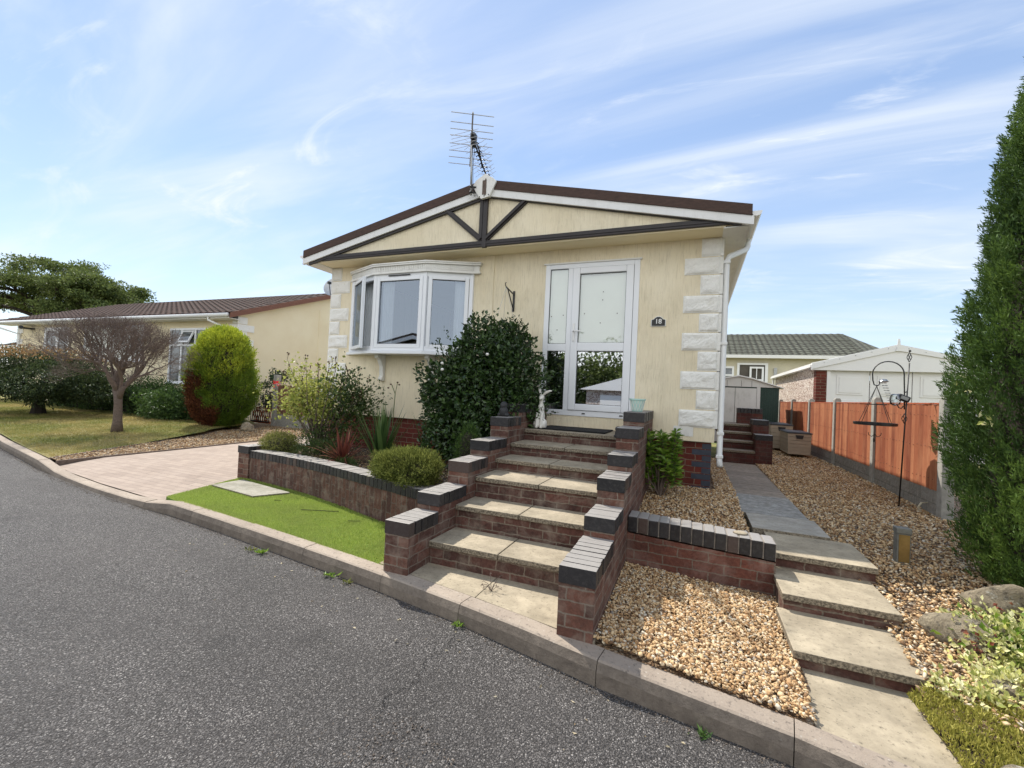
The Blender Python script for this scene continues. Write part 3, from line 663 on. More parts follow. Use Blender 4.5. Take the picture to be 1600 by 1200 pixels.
for k, (x0, x1, y0, y1, z, lab) in enumerate([(6.55,7.20,-1.93,-1.315,-.865,'uppermost buff slab step of the side path, with red brick riser'),(6.52,7.16,-2.45,-1.90,-.975,'middle buff slab step of the side path'),(6.49,7.12,-2.99,-2.42,-1.083,'lowest and widest slab step of the side path')]):
    t = root('path_step', ((x0+x1)/2, y0, z-.13), lab, 'step', 'steps of the side path')
    a = MB(); a.box(x0,x1,y0,y1,z-.042,z,.1*k); a.build('slab', 'slab_buff', t, bevel=.004)
    a = MB(); a.box(x0+.012,x1-.01,y0+.022,y1-.01,z-.20,z-.0425); a.build('riser', 'brick_riser', t)
# ground slabs at foot of steps
m = MB(); m.prism([(3.70,-3.072),(4.622,-3.233),(4.622,-2.86),(3.70,-2.86)], 'z', -1.2, -1.101, .0); m.prism([(4.628,-3.236),(5.46,-3.405),(5.46,-2.86),(4.628,-2.86)], 'z', -1.2, -1.099, .1)
tag(m.build('path', 'slab_buff', bevel=.003), 'two buff slabs behind the kerb at the foot of the brick steps', kind='structure')

# ------------------------------------------------------------------ brick steps
XL0, XL, XR, XR1 = 3.82, 4.03, 5.24, 5.45
steps = root('brick_steps', (4.64,-3.4,-1.1), 'brick steps with buff slab treads climbing between stepped piers to the front door', 'steps')
TY = [-2.90,-2.50,-2.143,-1.69,-1.296,-.87]; TZ = [-.922,-.725,-.535,-.418,-.288,-.157]
for i, (y, z) in enumerate(zip(TY, TZ)):
    yb = TY[i+1] if i < 5 else 0.03
    zb = TZ[i-1] if i else -1.103
    a = MB(); a.box(XL+.002,XR-.002,y+.022,yb+.03,zb-.05,z-.0425); a.build('riser', 'brick_riser', steps)
    a = MB(); jx = (4.63,4.63,4.67,4.62,4.66,9)[i]
    if jx < 6: a.box(XL+.003,jx-.003,y,yb+.021,z-.042,z); a.box(jx+.003,XR-.003,y,yb+.021,z-.041,z-.001)
    else: a.box(XL+.003,XR-.003,y,yb,z-.042,z)
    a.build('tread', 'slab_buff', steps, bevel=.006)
def cap_row(mb, x0, x1, y0, y1, z1, along, h=.10, pitch=.075, tilt=0):
    """bricks on edge, laid side by side along 'y' or 'x'"""
    L0, L1 = (y0, y1) if along == 'y' else (x0, x1); n = max(1, round((L1-L0)/pitch)); p = (L1-L0)/n
    for i in range(n):
        a = L0+i*p; b = a+p-.009; dz = random.uniform(-.002,.002)-tilt*(i+.5)/n
        if along == 'y': mb.obox(((x0+x1)/2+random.uniform(-.003,.003),(a+b)/2,z1-h/2+dz), (math.cos(g_r:=random.uniform(-.012,.012)),math.sin(g_r),0),(-math.sin(g_r),math.cos(g_r),0),(0,0,1),(x1-x0)/2,(b-a)/2,h/2)
        else: mb.box(a,b,y0+random.uniform(-.003,.003),y1+random.uniform(-.003,.003),z1-h+dz,z1+dz)
LP = [(-3.175,-2.765,-.72),(-2.765,-2.29,-.588),(-2.285,-1.86,-.383),(-1.855,-1.395,-.228),(-1.39,-.985,-.005),(-.98,-.012,.142)]
RP = [(-3.41,-2.79,-.705),(-2.79,-2.385,-.57),(-2.38,-1.955,-.365),(-1.95,-1.555,-.228),(-1.55,-1.115,-.015),(-1.11,-.012,.130)]
for side, (x0, x1), PP in (('l', (XL0, XL), LP), ('r', (XR, XR1), RP)):
    body = MB()
    for (y0, y1, z) in PP:
        body.box(x0, x1, y0+.004, y1+.002, -1.16, z-.1)
    body.build('side_wall', 'brick_steps', steps)
    for (y0, y1, z) in PP:
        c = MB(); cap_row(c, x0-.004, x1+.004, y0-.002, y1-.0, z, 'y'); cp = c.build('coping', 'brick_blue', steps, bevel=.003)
        mo = MB(); mo.box(x0+.004, x1-.004, y0+.004, y1-.004, z-.101, z-.006); mo.build('mortar_joint', 'mortar', cp)
# ------------------------------------------------------------------ low wall right of the steps
lw = root('low_brick_wall', (6.0,-2.0,-1.1), 'low red brick wall with a row of blue black coping bricks, between the steps and the side path', 'wall')
m = MB(); m.add([(5.452,-2.10,-1.15),(6.53,-2.10,-1.15),(6.53,-1.90,-1.15),(5.452,-1.90,-1.15),(5.452,-2.10,-.83),(6.53,-2.10,-.88),(6.53,-1.90,-.88),(5.452,-1.90,-.83)], [(0,3,2,1),(4,5,6,7),(0,1,5,4),(1,2,6,5),(2,3,7,6),(3,0,4,7)])
m.build('brickwork', 'brick_wall', lw)
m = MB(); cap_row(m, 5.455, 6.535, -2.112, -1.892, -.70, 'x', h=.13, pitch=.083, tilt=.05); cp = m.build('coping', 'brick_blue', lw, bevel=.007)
m = MB(); m.add([(5.46,-2.10,-.84),(6.53,-2.10,-.89),(6.53,-1.90,-.89),(5.46,-1.90,-.84),(5.46,-2.10,-.706),(6.53,-2.10,-.756),(6.53,-1.90,-.756),(5.46,-1.90,-.706)], [(0,3,2,1),(4,5,6,7),(0,1,5,4),(1,2,6,5),(2,3,7,6),(3,0,4,7)]); m.build('mortar_joint', 'mortar', cp)
# ------------------------------------------------------------------ planter wall
pw = root('planter_wall', (1.9,-1.85,-1.1), 'long raised planter wall of brown brick with blue black coping and an end pier by the drive', 'wall')
W0 = [(.20,-1.545),(.9,-1.64),(1.5,-1.75),(2.0,-1.88),(2.43,-2.0),(2.9,-2.13),(3.4,-2.245),(3.84,-2.33)]
m = MB(); v = []
WT = [(-.71,-.70,-.695,-.69,-.69,-.692,-.70,-.70)[i] for i in range(8)]
nrmW = []
for i in range(8):
    a = Vector(W0[max(i-1,0)]); b = Vector(W0[min(i+1,7)]); d = (b-a).normalized(); nrmW.append(Vector((-d.y, d.x)))
for i, (x_, y_) in enumerate(W0):
    nn = nrmW[i]; v += [(x_,y_,-1.15),(x_+nn.x*.21,y_+nn.y*.21,-1.15),(x_+nn.x*.21,y_+nn.y*.21,WT[i]-.1),(x_,y_,WT[i]-.1)]
f = [(i*4+j, (i+1)*4+j, (i+1)*4+(j+1) % 4, i*4+(j+1) % 4) for i in range(7) for j in range(4)]+[(0,1,2,3),(31,30,29,28)]
f = [tuple(reversed(q)) for q in f]
m.add(v, f); m.build('brickwork', 'brick_planter', pw)
cm = MB(); jm = MB()
for i in range(7):
    a = Vector((*W0[i], WT[i])); b = Vector((*W0[i+1], WT[i+1])); d = b-a; n_ = max(1, round(d.length/.075)); dn = d.normalized(); nn = Vector((-dn.y, dn.x, 0)).normalized()
    for k in range(n_):
        c = a+d*((k+.5)/n_)+nn*.103-Vector((0,0,.05+random.uniform(-.002,.002)))
        cm.obox(c, nn, dn, (0,0,1), .112, d.length/n_/2-.0045, .05)
    jm.obox(a+d*.5+nn*.103-Vector((0,0,.054)), nn, dn, (0,0,1), .104, d.length/2, .046)
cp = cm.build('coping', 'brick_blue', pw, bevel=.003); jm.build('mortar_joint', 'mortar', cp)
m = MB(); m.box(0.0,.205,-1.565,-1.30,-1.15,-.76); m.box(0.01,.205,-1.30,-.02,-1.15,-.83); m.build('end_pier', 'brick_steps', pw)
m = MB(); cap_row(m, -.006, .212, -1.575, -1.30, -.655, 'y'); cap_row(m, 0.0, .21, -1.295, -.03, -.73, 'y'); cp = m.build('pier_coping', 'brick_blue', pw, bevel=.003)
m = MB(); m.box(.004,.20,-1.567,-1.306,-.757,-.662); m.box(.008,.202,-1.29,-.035,-.829,-.737); m.build('mortar_joint', 'mortar', cp)
m = MB(); sp_ = [(.21,-1.35),(.9,-1.45),(1.5,-1.55),(2.43,-1.80),(3.4,-2.05),(3.818,-2.13),(3.818,.025),(.21,.025)]
m.add([(x_,y_,-.775+random.uniform(-.01,.01)) for x_, y_ in sp_], [tuple(range(8))]); tag(m.build('planting_bed', 'soil'), 'dark soil filling the raised planter under the bay window', kind='structure')
m = MB(); q = scatter_poly([(.3,-1.35),(2.43,-1.75),(3.7,-2.0),(3.7,-.1),(.3,-.1)], 6000); stones(m, np.column_stack([q, np.full(6000, -.77)]), .008+.022*RNG.random(6000)**2)
tag(m.build('bark_chips', 'pebble_dull', smooth=True), 'small stones and bark chips lying on the planter soil', kind='stuff')

# ------------------------------------------------------------------ the park home
H = root('park_home', (3.09,0,-.8), 'cream park home with a low brown gabled roof, black timber beams and a brick base', 'house')
WX = 6.17; ZB, ZT = -.216, 2.31
def holed_sheet(mb, xs, zs, holes, y, t):
    def inh(x, z): return any(h[0] < x < h[1] and h[2] < z < h[3] for h in holes)
    for a, b in zip(xs, xs[1:]):
        for c, d in zip(zs, zs[1:]):
            if not inh((a+b)/2, (c+d)/2):
                mb.quad((a,y,c),(b,y,c),(b,y,d),(a,y,d), rnd=.5); mb.quad((b,y+t,c),(a,y+t,c),(a,y+t,d),(b,y+t,d), rnd=.5)
    for x0, x1, z0, z1 in holes:
        mb.quad((x0,y,z0),(x0,y,z1),(x0,y+t,z1),(x0,y+t,z0)); mb.quad((x1,y,z1),(x1,y,z0),(x1,y+t,z0),(x1,y+t,z1))
        mb.quad((x0,y,z1),(x1,y,z1),(x1,y+t,z1),(x0,y+t,z1)); mb.quad((x1,y,z0),(x0,y,z0),(x0,y+t,z0),(x1,y+t,z0))
m = MB(); holes = [(.56,2.70,.86,2.02),(3.935,5.203,.0,2.088)]
holed_sheet(m, [0,.56,2.70,3.935,5.203,WX], [ZB,0,.86,2.02,2.088,ZT], holes, 0, .12)
m.quad((0,0,ZB),(WX,0,ZB),(WX,.12,ZB),(0,.12,ZB))
m.quad((WX,0,ZB),(WX,13,ZB),(WX,13,ZT),(WX,0,ZT)); m.quad((0,13,ZB),(0,0,ZB),(0,0,ZT),(0,13,ZT)); m.quad((WX,13,ZB),(0,13,ZB),(0,13,ZT),(WX,13,ZT))
m.build('wall', 'render_cream', H)
m = MB(); m.box(.03,WX-.03,.04,12.9,-1.2,ZB-.001); m.build('brick_base', 'brick_house', H)
m = MB()
for k in range(8):
    z1 = -.24-k*.075; wdt = .10 if k % 2 == 0 else .215
    if z1 < -.8: break
    m.box(WX-.03-wdt, WX-.027, .037, .12 if k % 2 else .235, z1-.065, z1)
m.build('corner_brick', 'brick_blue_flat', H)
# interior
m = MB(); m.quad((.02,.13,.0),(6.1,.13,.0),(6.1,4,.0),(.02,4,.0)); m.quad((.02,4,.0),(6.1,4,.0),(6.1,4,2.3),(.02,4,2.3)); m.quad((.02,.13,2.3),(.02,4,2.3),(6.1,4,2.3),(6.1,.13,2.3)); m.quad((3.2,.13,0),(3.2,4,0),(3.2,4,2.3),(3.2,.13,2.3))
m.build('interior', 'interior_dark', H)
# narrow cover strips on the render
m = MB(); m.box(2.975,3.115,-.012,0.002,ZB+.0,2.30); m.build('cover_strip', 'render_cream', H, bevel=.004)
m = MB(); m.box(5.70,5.93,-.006,.002,-.16,-.04); m.build('vent_plate', 'white_trim', H)
# quoins
zq = [2.30,2.065,1.845,1.595,1.368,1.13,.90,.652,.42,.175,-.05]
def quoin(x0, x1, z0, z1, corner):
    m = MB(); nx_, nz_ = 14, 9; v = []; sd = random.random()*50
    for i in range(nx_+1):
        for j in range(nz_+1):
            u = i/nx_; w_ = j/nz_; e = min(u, 1-u)*nx_/1.4; e2 = min(w_, 1-w_)*nz_/1.4; k = min(1, e, e2)
            y = -.004-.022*k**.4-k*(.004*math.sin(sd+u*7+w_*3)+.003*math.sin(sd*2+w_*9-u*4)+random.uniform(-.003,.003))
            v.append((x0+(x1-x0)*u+random.uniform(-.002,.002), y, z0+(z1-z0)*w_))
    n0 = nz_+1; f = [(i*n0+j, (i+1)*n0+j, (i+1)*n0+j+1, i*n0+j+1) for i in range(nx_) for j in range(nz_)]
    m.add(v, f); b = min(x0, x1)
    m.box(x0, x1, -.008, .003, z0, z1)
    xe = x1+.03 if corner > 0 else x0-.03
    if corner > 0: m.box(x1-.004, x1+.028, -.006, .22, z0, z1)
    else: m.box(x0-.028, x0+.004, -.006, .22, z0, z1)
    m.build('quoin', 'quoin_white', H, smooth=False)
for k in range(10):
    wd = (k % 2 == 1)
    quoin(WX-(.415 if wd else .225), WX, zq[k+1]+.006, zq[k]-.006, 1); quoin(0, .39 if wd else .205, zq[k+1]+.006, zq[k]-.006, -1)
# gable panel, soffit, beams
sl_ = .222; XC = 3.09; def_y = -.36
def rzt(x, top=3.25): return top-abs(x-XC)*sl_
XE0, XE1 = -.33, 6.45
poly = [(.0,2.31),(WX,2.31),(XE1-.1,rzt(XE1)-.2),(XC,rzt(XC)-.2),(XE0+.1,rzt(XE0)-.2)]
poly = [(-.28,2.312),(6.40,2.312),(XC,2.312+(6.40-XC)*sl_-.0)]
m = MB(); m.prism([(XE0+.05,2.318),(XE1-.05,2.318),(XE1-.05,2.33),(XC,2.33+(XE1-.05-XC)*sl_-.01),(XE0+.05,2.33)], 'y', -.345, -.30); m.build('gable_panel', 'render_cream', H)
m = MB(); m.box(-.02,WX+.02,-.343,-.0,2.300,2.316); m.build('front_soffit', 'render_smooth', H)
b = 'timber_dark'
m = MB(); m.box(XE0+.12,XE1-.12,-.375,-.344,2.317,2.40); m.box(XE0+.15,XE1-.15,-.383,-.374,2.345,2.375); m.build('timber_beam', b, H, bevel=.004)
m = MB(); m.box(XC-.075,XC-.045+.02,-.378,-.344,2.40,3.04); m.box(XC-.015,XC+.05,-.386,-.344,2.30,3.04); m.build('king_post', b, H, bevel=.003)
for sgn in (-1,1):
    m = MB(); m.bar((XC+sgn*.04,-.362,2.42),(XC+sgn*.62,-.362,2.90),.034,.075,(0,-1,0)); m.obox((XC+sgn*.33,-.362,2.66),(math.cos(math.atan2(.48,.58))*sgn,0,math.sin(math.atan2(.48,.58))),(0,1,0),(-math.sin(math.atan2(.48,.58))*sgn,0,math.cos(math.atan2(.48,.58))),.375,.017,.038)
    m.build('timber_brace', b, H, bevel=.003)
for sgn in (-1,1):      # rafters of black timber under the white fascia, brown verge above
    xe = XC+sgn*(XE1-XC)
    def band(o0, o1, y0, y1, xi=0., xo=0.):
        xa = XC+sgn*xi; xb = xe+sgn*xo; za = 3.25-xi*sl_; zb = 3.25-(abs(xb-XC))*sl_
        m = MB(); m.prism([(xa,za-o0),(xb,zb-o0),(xb,zb-o1),(xa,za-o1)], 'y', y0, y1); return m
    band(.0,.125,-.425,-.33).build('verge', 'verge_brown', H, bevel=.003)
    band(.120,.225,-.41,-.36,0,.02).build('bargeboard', 'fascia_white', H, bevel=.003)
    band(.222,.262 if sgn < 0 else .235,-.385,-.35,0,-.1).build('rafter_beam', 'timber_dark', H)
    m = MB(); m.prism([(XC,3.245),(xe,3.245-(XE1-XC)*sl_),(xe,3.17-(XE1-XC)*sl_),(XC,3.17)], 'y', -.33, 13.3); m.build('roof', 'tile_brown', H)
    m = MB()    # side soffit and eaves fascia
    xa, xb = (WX, xe-.02) if sgn > 0 else (xe+.02, 0); m.box(min(xa,xb), max(xa,xb), -.34, 13.1, 2.285, 2.299); m.build('side_soffit', 'white_trim', H)
    m = MB(); xf = xe-.02*sgn; m.box(min(xf,xf+.018*sgn), max(xf,xf+.018*sgn), -.345, 13.1, 2.28, 2.43); m.build('eaves_fascia', 'white_trim', H)
    m = MB(); v = []; xg = xe+.045*sgn; K = 7
    for y in (-.40, 13.1):
        for k in range(K): a = math.pi*(1+k/(K-1)); v.append((xg+.055*math.cos(a), y, 2.43+.055*math.sin(a)))
        for k in range(K): a = math.pi*(2-k/(K-1)); v.append((xg+.050*math.cos(a), y, 2.43+.050*math.sin(a)))
    n0 = 2*K; f = [(j, (j+1) % n0, n0+(j+1) % n0, n0+j) for j in range(n0)]+[tuple(range(n0-1,-1,-1)), tuple(range(n0, 2*n0))]; m.add(v, f)
    m.add([(xg-.055,-.402,2.43)]+[(xg+.056*math.cos(math.pi*(1+k/6)),-.402,2.43+.056*math.sin(math.pi*(1+k/6))) for k in range(1,7)], [tuple(range(7))])
    m.build('gutter', 'white_clean', H)
m = MB(); m.prism([(XC-.17,3.16),(XC-.12,3.235),(XC+.02,3.315),(XC+.14,3.245),(XC+.20,3.19),(XC+.10,2.985),(XC-.02,2.965),(XC-.06,2.99)], 'y', -.45, -.405); pl = m.build('ridge_plate', 'white_trim', H, bevel=.004)
m = MB(); m.box(XC-.01,XC+.05,-.455,-.449,3.02,3.22); m.box(XC+.03,XC+.045,-.458,-.449,3.01,3.24); m.build('stain', 'bark_grey', pl)
for dx, dz in ((-.05,2.995),(.02,3.0),(.09,3.01)): MB().ball((XC+dx,-.452,dz), .009, 6, 4).build('bolt', 'black_metal', pl)
# downpipe
m = MB(); m.tube([(6.49,.42,2.40),(6.49,.42,2.30),(6.47,.40,2.25),(6.26,.09,2.08),(6.235,.06,2.02),(6.235,.06,-.42),(6.245,.02,-.50)], .034, 10)
dp = m.build('downpipe', 'white_clean', H, smooth=True)
for z in (2.0,1.0,-.1,-.38): MB().box(6.195,6.275,.02,.10,z-.02,z+.02).build('bracket', 'white_clean', dp, bevel=.006)
# bay window
BW = [(.50,-.01),(1.19,-.30),(2.12,-.30),(2.76,-.01)]; bz0, bz1 = .835, 2.03
bay = MB()
for i in (0,1,2,3):
    x_, y_ = BW[i]
    bay.box(x_-.03, x_+.03, y_-.02 if i in (1,2) else y_-.03, y_+.045, bz0, bz1)
for i in range(3):
    a = Vector((*BW[i],0)); b2 = Vector((*BW[i+1],0))
    bay.bar((a.x,a.y+.015,bz1-.035),(b2.x,b2.y+.015,bz1-.035),.06,.07); bay.bar((a.x,a.y+.015,bz0+.035),(b2.x,b2.y+.015,bz0+.035),.06,.07)
bayo = bay.build('bay_window', 'white_upvc', H, bevel=.004)
def sash(a, b, z0, z1, parent, fw=.06, th=.05, nm='sash', glass='glass_bay'):
    a = Vector(a); b = Vector(b); d = (b-a).normalized(); nn = Vector((d.y,-d.x,0)); m = MB(); W_ = (b-a).length
    def bx(u0,u1,v0,v1,t0=0.,t1=th):
        c = a+d*((u0+u1)/2)-nn*((t0+t1)/2); m.obox((c.x,c.y,(v0+v1)/2), d, nn, (0,0,1), (u1-u0)/2, (t1-t0)/2, (v1-v0)/2)
    bx(0,fw,z0,z1); bx(W_-fw,W_,z0,z1); bx(fw+.0005,W_-fw-.0005,z1-fw,z1-.0005); bx(fw+.0005,W_-fw-.0005,z0+.0005,z0+fw)
    o = m.build(nm, 'white_upvc', parent, bevel=.006)
    g_ = MB(); p0 = a+d*(fw-.005)-nn*(th*.55); p1 = b-d*(fw-.005)-nn*(th*.55)
    g_.quad((p0.x,p0.y,z0+fw-.005),(p1.x,p1.y,z0+fw-.005),(p1.x,p1.y,z1-fw+.005),(p0.x,p0.y,z1-fw+.005)); g_.build('pane', glass, parent)
    g2 = MB(); q0 = a+d*(fw-.004)-nn*(th*.40); q1 = b-d*(fw-.004)-nn*(th*.40)
    for z_ in (z0+fw, z1-fw-.006): g2.obox(((q0.x+q1.x)/2,(q0.y+q1.y)/2,z_+.003), d, nn, (0,0,1), (q1-q0).length/2, .004, .004)
    for p_ in (q0, q1): g2.obox((p_.x,p_.y,(z0+z1)/2), d, nn, (0,0,1), .004, .004, (z1-z0)/2-fw)
    g2.build('gasket', 'dark_plastic', parent); return o
sash((1.225,-.322,0),(2.085,-.322,0),bz0+.045,bz1-.045,bayo)
d_ = (Vector((2.76,-.01,0))-Vector((2.12,-.30,0))).normalized()
p0 = Vector((2.12,-.30,0))+d_*.045+Vector((d_.y,-d_.x,0))*.02; p1 = Vector((2.76,-.01,0))-d_*.045+Vector((d_.y,-d_.x,0))*.02
sash(p0, p1, bz0+.045, bz1-.045, bayo)
hin = Vector((.52,-.06,0)); ang = R(-35)
sash(hin, hin+Vector((math.cos(ang), math.sin(ang),0))*.62, bz0+.03, bz1-.03, bayo, .055, nm='open_sash')
m = MB(); m.prism([(.36,.01),(.46,-.045),(1.17,-.355),(2.14,-.355),(2.82,-.045),(2.9,.01)], 'z', .785, .83); m.build('sill', 'white_upvc', bayo, bevel=.005)
m = MB(); m.box(1.45,1.85,-.334,-.320,1.995,2.010); m.build('vent', 'dark_plastic', bayo)
cpy = MB()
CO = [(.40,-.0),(.47,-.055),(1.165,-.35),(2.145,-.35),(2.80,-.07),(2.90,-.05),(2.90,.0)]
for z0_, z1_, ex in ((2.03,2.065,.0),(2.065,2.15,-.018),(2.15,2.175,.012),(2.175,2.195,.022)):
    P_ = [(x_+(.0 if abs(x_-1.65) < .6 else (-ex if x_ < 1.65 else ex)), y_-(ex if y_ < 0 else 0)) for x_, y_ in CO]; cpy.prism(P_, 'z', z0_, z1_)
can = cpy.build('canopy', 'white_trim', bayo, bevel=.003)
m = MB()    # dentils on the canopy
for a, b2 in ((CO[1],CO[2]),(CO[2],CO[3]),(CO[3],CO[4])):
    a = Vector((*a,0)); b2 = Vector((*b2,0)); d = b2-a; dn = d.normalized(); nn = Vector((dn.y,-dn.x,0)); k = int(d.length/.032)
    for i in range(k):
        c = a+d*((i+.5)/k)-nn*.014; m.obox((c.x,c.y,2.108), dn, nn, (0,0,1), .009, .006, .036)
m.build('moulding', 'white_trim', bayo)
m = MB(); m.prism([(-.002,.785),(-.20,.785),(-.20,.735),(-.13,.70),(-.07,.60),(-.055,.45),(-.085,.41),(-.08,.375),(-.04,.36),(-.002,.37)], 'x', 1.15, 1.225); m.build('corbel', 'white_trim', bayo, bevel=.006)
m = MB(); m.prism([(-.002,.785),(-.20,.785),(-.20,.735),(-.13,.70),(-.07,.60),(-.055,.45),(-.085,.41),(-.08,.375),(-.04,.36),(-.002,.37)], 'x', 2.10, 2.175); m.build('corbel', 'white_trim', bayo, bevel=.006)
def curtain(mb, a, b, z0, z1, folds=7):
    a = Vector(a); b = Vector(b); n = 40; v = []
    for i in range(n+1):
        t = i/n; p = a.lerp(b, t); o = .018*math.sin(t*folds*6.28)+.006*math.sin(t*31)
        for z in (z0, z1): v.append((p.x, p.y+o, z))
    mb.add(v, [(2*i, 2*i+2, 2*i+3, 2*i+1) for i in range(n)])
for a_ in (((1.28,-.225,0),(1.50,-.215,0),5),((.70,.04,0),(1.0,-.06,0),5),((2.48,-.03,0),(2.66,.05,0),4)): m = MB(); curtain(m, a_[0], a_[1], .87, 1.99, a_[2]); m.build('curtain', 'curtain', bayo, smooth=True)
# front door
dr = MB(); Y0, Y1 = -.012, .06
for (x0, x1, z0, z1) in ((3.925,3.995,0,2.096),(5.143,5.213,0,2.096),(3.9955,5.1425,2.03,2.0955),(3.9955,5.1425,.0005,.075),(4.255,4.325,.0755,2.0295),(3.9955,4.2545,.885,.985)): dr.box(x0, x1, Y0, Y1, z0, z1)
door = dr.build('front_door', 'white_upvc', H, bevel=.005)
m = MB(); lf = (4.328,5.140,.078,2.027)
for (x0, x1, z0, z1) in ((lf[0],lf[0]+.095,lf[2],lf[3]),(lf[1]-.095,lf[1],lf[2],lf[3]),(lf[0]+.0955,lf[1]-.0955,1.945,2.0265),(lf[0]+.0955,lf[1]-.0955,.0785,.165),(lf[0]+.0955,lf[1]-.0955,.885,1.0)): m.box(x0, x1, -.028, .035, z0, z1)
m.build('door_leaf', 'white_upvc', door, bevel=.008)
m = MB()
for (x0, x1, z0, z1) in ((3.99,4.26,.07,.89),(3.99,4.26,.98,2.035),(4.418,5.05,.16,.89),(4.418,5.05,.995,1.95)):
    m = MB(); m.quad((x0,.012,z0),(x1,.012,z0),(x1,.012,z1),(x0,.012,z1)); m.build('pane', 'glass_door' if z0 < .5 else 'glass_door_top', door)
m = MB()
for (x0, x1, z0, z1) in ((3.995,4.2545,.075,.885),(3.995,4.2545,.985,2.03),(4.4235,5.0445,.165,.885),(4.4235,5.0445,1.0,1.945)):
    t = .006
    for q in ((x0,x0+t,z0,z1),(x1-t,x1,z0,z1),(x0+t,x1-t,z0,z0+t),(x0+t,x1-t,z1-t,z1)): m.box(q[0],q[1],.002,.011,q[2],q[3])
m.build('gasket', 'dark_plastic', door)
m = MB()
for (x0, x1) in ((3.98,4.27),(4.41,5.06)): m.quad((x0,.05,.95),(x1,.05,.95),(x1,.05,2.05),(x0,.05,2.05))
m.build('blind', 'blind_pale', door)
m = MB()
for x_, z_ in ((4.74,1.58),(4.745,1.69),(4.50,1.40),(4.94,1.395),(4.72,1.27),(4.03,1.37),(4.20,1.385),(4.12,1.18)): m.tube([(x_,.011,z_),(x_,.008,z_)], .008, 6)
m.build('sticker', 'lamp_grey', door)
m = MB(); m.box(4.352,4.384,-.040,-.027,1.02,1.26); m.tube([(4.368,-.04,1.155),(4.368,-.07,1.155),(4.38,-.078,1.155),(4.48,-.078,1.150)], .009, 8); m.build('handle', 'white_clean', door, bevel=.002)
m = MB()
for x_ in (4.12,4.55,5.05): m.box(x_-.022,x_+.022,-.018,-.011,.030,.045)
m.build('drain_cap', 'dark_plastic', door)
m = MB(); m.box(3.90,5.235,-.03,.0,2.094,2.112); m.build('drip_rail', 'white_trim', door)
# number plaque
pq = root('house_number_plaque', (5.468,0,1.21), 'small black arched house number plaque reading 18 on the cream wall', 'sign')
def plq(s, y0, y1):
    pts = [(-.092,0),(.092,0),(.092,.085),(.062,.093),(.045,.112),(.02,.128),(-.02,.128),(-.045,.112),(-.062,.093),(-.092,.085)]
    return MB().prism([(5.468+x_*s, 1.272+(z_-.062)*s) for x_, z_ in pts], 'y', y0, y1)
plq(1.0,-.014,-.001).build('border', 'number_white', pq); plq(.88,-.020,-.012).build('face', 'plaque_black', pq)
def text_mesh(s, size, loc, mat, parent, name='number', ext=.002):
    cu = bpy.data.curves.new(name, 'FONT'); cu.body = s; cu.size = size; cu.extrude = ext; cu.align_x = 'CENTER'; cu.align_y = 'CENTER'; cu.offset = .0012
    o = bpy.data.objects.new(name, cu); COL.objects.link(o); dg = bpy.context.evaluated_depsgraph_get(); me = bpy.data.meshes.new_from_object(o.evaluated_get(dg))
    bpy.data.objects.remove(o); me.transform(Matrix.Rotation(R(90), 4, 'X')); org = Vector(parent['_w']); me.transform(Matrix.Translation(Vector(loc)-org))
    me.materials.clear(); me.materials.append(MATS[mat]); q = bpy.data.objects.new(name, me); COL.objects.link(q); q.parent = parent; return q
text_mesh('18', .085, (5.468,-.0225,1.270), 'number_white', pq)
# wall bracket
br = root('hanging_bracket', (3.45,0,1.45), 'black iron hanging basket bracket on the cream wall above the camellia', 'bracket')
m = MB(); m.box(3.435,3.465,-.012,0,1.45,1.75); m.build('back_plate', 'black_metal', br)
m = MB(); m.bar((3.45,-.01,1.70),(3.45,-.30,1.74),.014,.014); m.tube([(3.45,-.30,1.74),(3.45,-.325,1.76),(3.45,-.33,1.79),(3.45,-.31,1.80)], .007, 6); m.bar((3.45,-.012,1.48),(3.45,-.24,1.73),.012,.012)
m.build('arm', 'black_metal', br)
m = MB()
for a in (0,2.1,4.2): m.tube([(3.45,-.30,1.735),(3.45+.13*math.cos(a),-.30+.13*math.sin(a),1.32)], .0022, 4)
m.build('chain', 'grey_metal', br)
# ------------------------------------------------------------------ things on steps and piers
dm = MB(); dm.box(4.14,4.98,-.72,-.16,-.156,-.138); tag(dm.build('doormat', 'mat_black', bevel=.004), 'black ribbed doormat lying below the front door', 'doormat')
def lumpy(name, balls, mat, label, cat, vox=.006, extra=None):
    m = MB()
    for c, r in balls: m.ball(c, r, 14, 10)
    if extra: extra(m)
    o = m.build(name, mat, None, smooth=True); rm = o.modifiers.new('remesh', 'REMESH'); rm.mode = 'VOXEL'; rm.voxel_size = vox; rm.use_smooth_shade = True
    sm = o.modifiers.new('smooth', 'SMOOTH'); sm.iterations = 3; sm.factor = .5
    return tag(o, label, cat)
rx, ry, rz_ = 4.165,-.66,-.157
def ears(m):
    m.tube([(rx-.01,ry,rz_+.41),(rx-.03,ry,rz_+.48),(rx-.045,ry+.01,rz_+.555),(rx-.05,ry+.01,rz_+.60)], [.012,.020,.015,.005], 8)
    m.tube([(rx+.015,ry,rz_+.42),(rx+.06,ry-.01,rz_+.455),(rx+.11,ry-.02,rz_+.475),(rx+.14,ry-.02,rz_+.478)], [.012,.020,.015,.005], 8)
    m.tube([(rx-.03,ry-.045,rz_+.20),(rx-.028,ry-.065,rz_+.10),(rx-.028,ry-.075,rz_+.012)], [.022,.018,.018], 8); m.tube([(rx+.03,ry-.045,rz_+.20),(rx+.028,ry-.065,rz_+.10),(rx+.028,ry-.075,rz_+.012)], [.022,.018,.018], 8)
